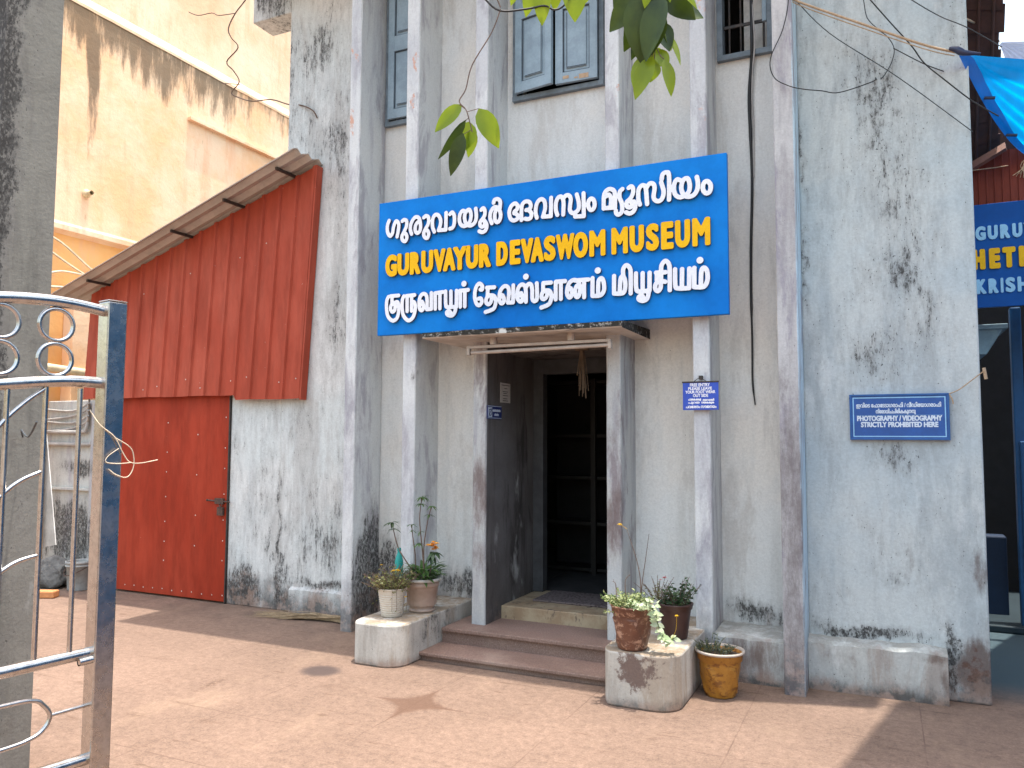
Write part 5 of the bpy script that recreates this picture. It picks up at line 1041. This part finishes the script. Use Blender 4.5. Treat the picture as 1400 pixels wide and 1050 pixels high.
# ================================================================== RIGHT: neighbouring shop, tarpaulins
NB = thing('neighbour_shop', 'dim blue-painted shop beyond the corner wall with a tiled roof', 'building', (1.2, 8.3, 0))
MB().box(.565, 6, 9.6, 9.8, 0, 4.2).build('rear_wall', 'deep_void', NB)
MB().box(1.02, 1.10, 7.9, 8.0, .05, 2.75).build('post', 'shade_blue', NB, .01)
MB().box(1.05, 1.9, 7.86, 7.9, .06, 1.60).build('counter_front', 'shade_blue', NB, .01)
MB().box(.60, .98, 8.3, 8.5, .0, .75).build('low_wall', 'low_wall_shade', NB, .015)
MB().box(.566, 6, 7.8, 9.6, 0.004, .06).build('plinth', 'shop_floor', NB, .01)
mb = MB(); mb.prism([(.565, 7.32), (.93, 7.32), (.93, 7.9), (.565, 7.9)], 2.50, 2.54); mb.add([(.565, 7.36, 2.50), (.90, 7.36, 2.50), (.78, 7.36, 2.30), (.565, 7.36, 2.30), (.565, 7.9, 2.50), (.90, 7.9, 2.50), (.78, 7.9, 2.30), (.565, 7.9, 2.30)], [(0, 1, 2, 3), (1, 5, 6, 2), (2, 6, 7, 3), (4, 7, 6, 5)])
mb.build('bracket_shelf', 'canopy_blue', NB, .006)
o = rib_sheet(.60, 5.0, lambda x: 3.2, lambda x: 3.93 if x > .9 else 3.78 + (x - .6) * .5, 7.25, .055, .008).build('brown_sheet', 'brown_sheet', NB)
MB().slab([(.60, 7.18, 3.70), (.95, 7.18, 3.90), (.95, 7.22, 3.96), (.60, 7.22, 3.77)], .03).build('fascia_board', 'fascia', NB)
# clay tiled roof slope seen from beneath
rf = MB(); A, Bq, Cq, Dq = Vector((.60, 6.3, 6.2)), Vector((.93, 6.3, 5.95)), Vector((.925, 7.6, 3.85)), Vector((.61, 7.6, 3.75)); n = 15
for i in range(n):
    u0_, u1_ = i / n, (i + 1.25) / n; 
    q = [A.lerp(Dq, u0_), Bq.lerp(Cq, u0_), Bq.lerp(Cq, u1_), A.lerp(Dq, u1_)]; nn = Vector((-.1, -.8, -.55)).normalized()
    q[2] += nn * .02; q[3] += nn * .02; k = .02 * math.sin(i * 2.1); q[1] += Vector((k, 0, 0)); q[2] += Vector((k, 0, 0)); rf.slab(q, .014)
for j in range(3): c0 = A.lerp(Bq, .2 + .3 * j); c1 = Dq.lerp(Cq, .2 + .3 * j); rf.tube([c0 + Vector((0, -.03, -.02)), c1 + Vector((0, -.03, -.02))], .012, 5)
rf.build('roof', 'roof_tile', NB)
MB().box(.60, 1.12, 7.92, 8.0, 3.3, 4.75).build('gap_cover', 'roof_tile', NB)  # panel added to cover the gap between tiled roof and brown sheet
# added unseen: a wall for the gate's reflection, a sheet for yard shade
MB().box(3.1, 3.3, -1.0, 9.6, 0, 3.6).build('reflection_wall', 'blue_wall', NB)  # out of view, added so the gate post reflects blue
YR = thing('yard_shade_sheet', 'unseen sheet added over the yard to cast shade at the right', 'roof', (2, 4.4, 6.5))
MB().prism([(.68, 5.60), (.40, 4.30), (.05, 2.8), (3.0, 2.8), (3.0, 8.2), (2.46, 8.2)], 6.5, 6.52).build('sheet', 'shade_sheet_grey', YR)
SB = thing('shop_board', 'blue shop board with pale and mustard letters cut off by the corner wall', 'sign board', (1.0, 6.9, 2.6))
MB().box(.58, 1.9, 7.0, 7.03, 2.63, 3.44).build('panel', 'shop_blue', SB, .003)
bf = lambda x, z, w: (x, 7.0 - w, z)
mb = MB()
for ch, x0, x1 in (('G', .695, .765), ('U', .778, .845), ('R', .860, .925), ('U', .940, 1.005), ('V', 1.015, 1.09)): letter(mb, ch, (x0, x1, 3.155, 3.265), .0075, .004, bf, .012, 0)
for ch, x0, x1 in (('K', .69, .755), ('R', .77, .835), ('I', .850, .868), ('S', .882, .945), ('H', .960, 1.03), ('N', 1.045, 1.11)): letter(mb, ch, (x0, x1, 2.735, 2.85), .0075, .004, bf, .012, 0)
mb.build('pale_lettering', 'pale_blue_line', SB)
mb = MB()
for ch, x0, x1 in (('H', .665, .755), ('E', .780, .855), ('T', .868, .955), ('H', .975, 1.07)): letter(mb, ch, (x0, x1, 2.925, 3.085), .013, .004, bf, .016, 1)
mb.build('mustard_lettering', ['letter_yellow', 'letter_side_y'], SB)
# blue tarpaulin
TP = thing('blue_tarpaulin', 'bright blue tarpaulin tied by its corner to the wall edge', 'tarpaulin', (.49, 5.5, 4.02))
Pc, Nn, Ff = Vector((.49, 5.50, 4.02)), Vector((.942, 6.2, 4.196)), Vector((1.018, 7.0, 3.907))
d1 = (Nn - Pc) * 5.0; d2 = (Ff - Pc) * 3.4; mb = MB(); n = 64; vs = []; fs = []; hem = []
def tarp_pt(u, v):
    p = Pc + (d1 * (1 - v) + d2 * v) * u
    return p + Vector((0, 0, -.14 * math.sin(math.pi * min(1, u)) * math.sin(math.pi * v) + .03 * math.sin(v * 19 + u * 3) * u + .012 * math.sin(v * 41 + u * 9) * min(1, u * 3) - .26 * max(0, v - .5) * (1 - (2 * min(u * 2.6, 1) - 1) ** 2)))
W_ = (d2 - d1).length; vin = lambda u: max(0.0, 1 - .085 / max(.02, W_ * u)); hv = []; hf = []
for i in range(n + 1):
    u = i / n
    for j in range(n + 1): vs.append(tarp_pt(u, vin(u) * j / n))
    for j in range(5): hv.append(tarp_pt(u, vin(u) + (1 - vin(u)) * j / 4))
for i in range(n):
    for j in range(n): a = i * (n + 1) + j; fs.append((a, a + 1, a + n + 2, a + n + 1))
    for j in range(4): a = i * 5 + j; hf.append((a, a + 1, a + 6, a + 5))
mb.add(vs, fs, True); mb.build('sheet', 'tarp', TP); hm = MB(); hm.add(hv, hf, True); hm.build('hem', 'tarp_hem', TP)
edge = [hv[i * 5 + 4] for i in range(n + 1)]; inn = [hv[i * 5] for i in range(n + 1)]
for i in (7, 14, 21):
    c = edge[i].lerp(inn[i], .5) + Vector((0, -.01, -.015)); MB().tube([c + Vector((-.035, -.01, .006)), c + Vector((.045, -.01, -.008))], .011, 8).build('eyelet', 'grommet', TP)
MB().tube(smooth_pts([Pc + Vector((-.05, -.02, .035)), Pc + Vector((-.01, -.02, .02)), Pc + Vector((.03, -.02, -.01)), Pc + Vector((.12, -.01, -.03))], 3), [.010, .013, .016, .020, .022, .022, .018, .014, .010, .007], 10).build('corner_knot', 'grommet', TP)
c = edge[22]; mb = MB()
for k in range(14): mb.tube(smooth_pts([c + Vector((rng.uniform(-.01, .01), 0, 0)), c + Vector((-.03 + rng.gauss(0, .015), -.02, -.07)), c + Vector((-.04 + rng.gauss(0, .025), -.02, -.17 + rng.uniform(0, .06)))], 3), .003, 4)
mb.tube(smooth_pts([c, c + Vector((-.14, .0, -.05)), Vector((.58, 7.0, 3.72))], 4), .004, 6)
tag(mb.build('frayed_rope', 'rope'), 'frayed rope end hanging from the tarpaulin edge', 'rope')
TW = thing('white_tarpaulin', 'white striped tarpaulin gathered beyond the blue tarpaulin', 'tarpaulin', (1.1, 7.6, 4.6))
mb = MB(); n = 20; P0 = Vector((.98, 7.6, 4.98)); vs = []; fs = []
for i in range(n + 1):
    a = R(-78 + 66 * i / n); 
    for r_ in (0.02, .5, 1.3, 2.4): vs.append(P0 + Vector((math.cos(a) * r_, .15 * math.sin(i * 2.2) * r_ * .3, math.sin(a) * r_ * .8)))
for i in range(n):
    for k in range(3): a = i * 4 + k; fs.append((a, a + 1, a + 5, a + 4))
mb.add(vs, fs, True); mb.build('sheet', 'tarp_white', TW)
wire('tie_rope', [(.55, 6.4, 4.72), (.75, 7.0, 4.9), (.98, 7.58, 4.98)], .008, 'rope', 'rope running from the tiled roof to the white tarpaulin', 'rope', 5)
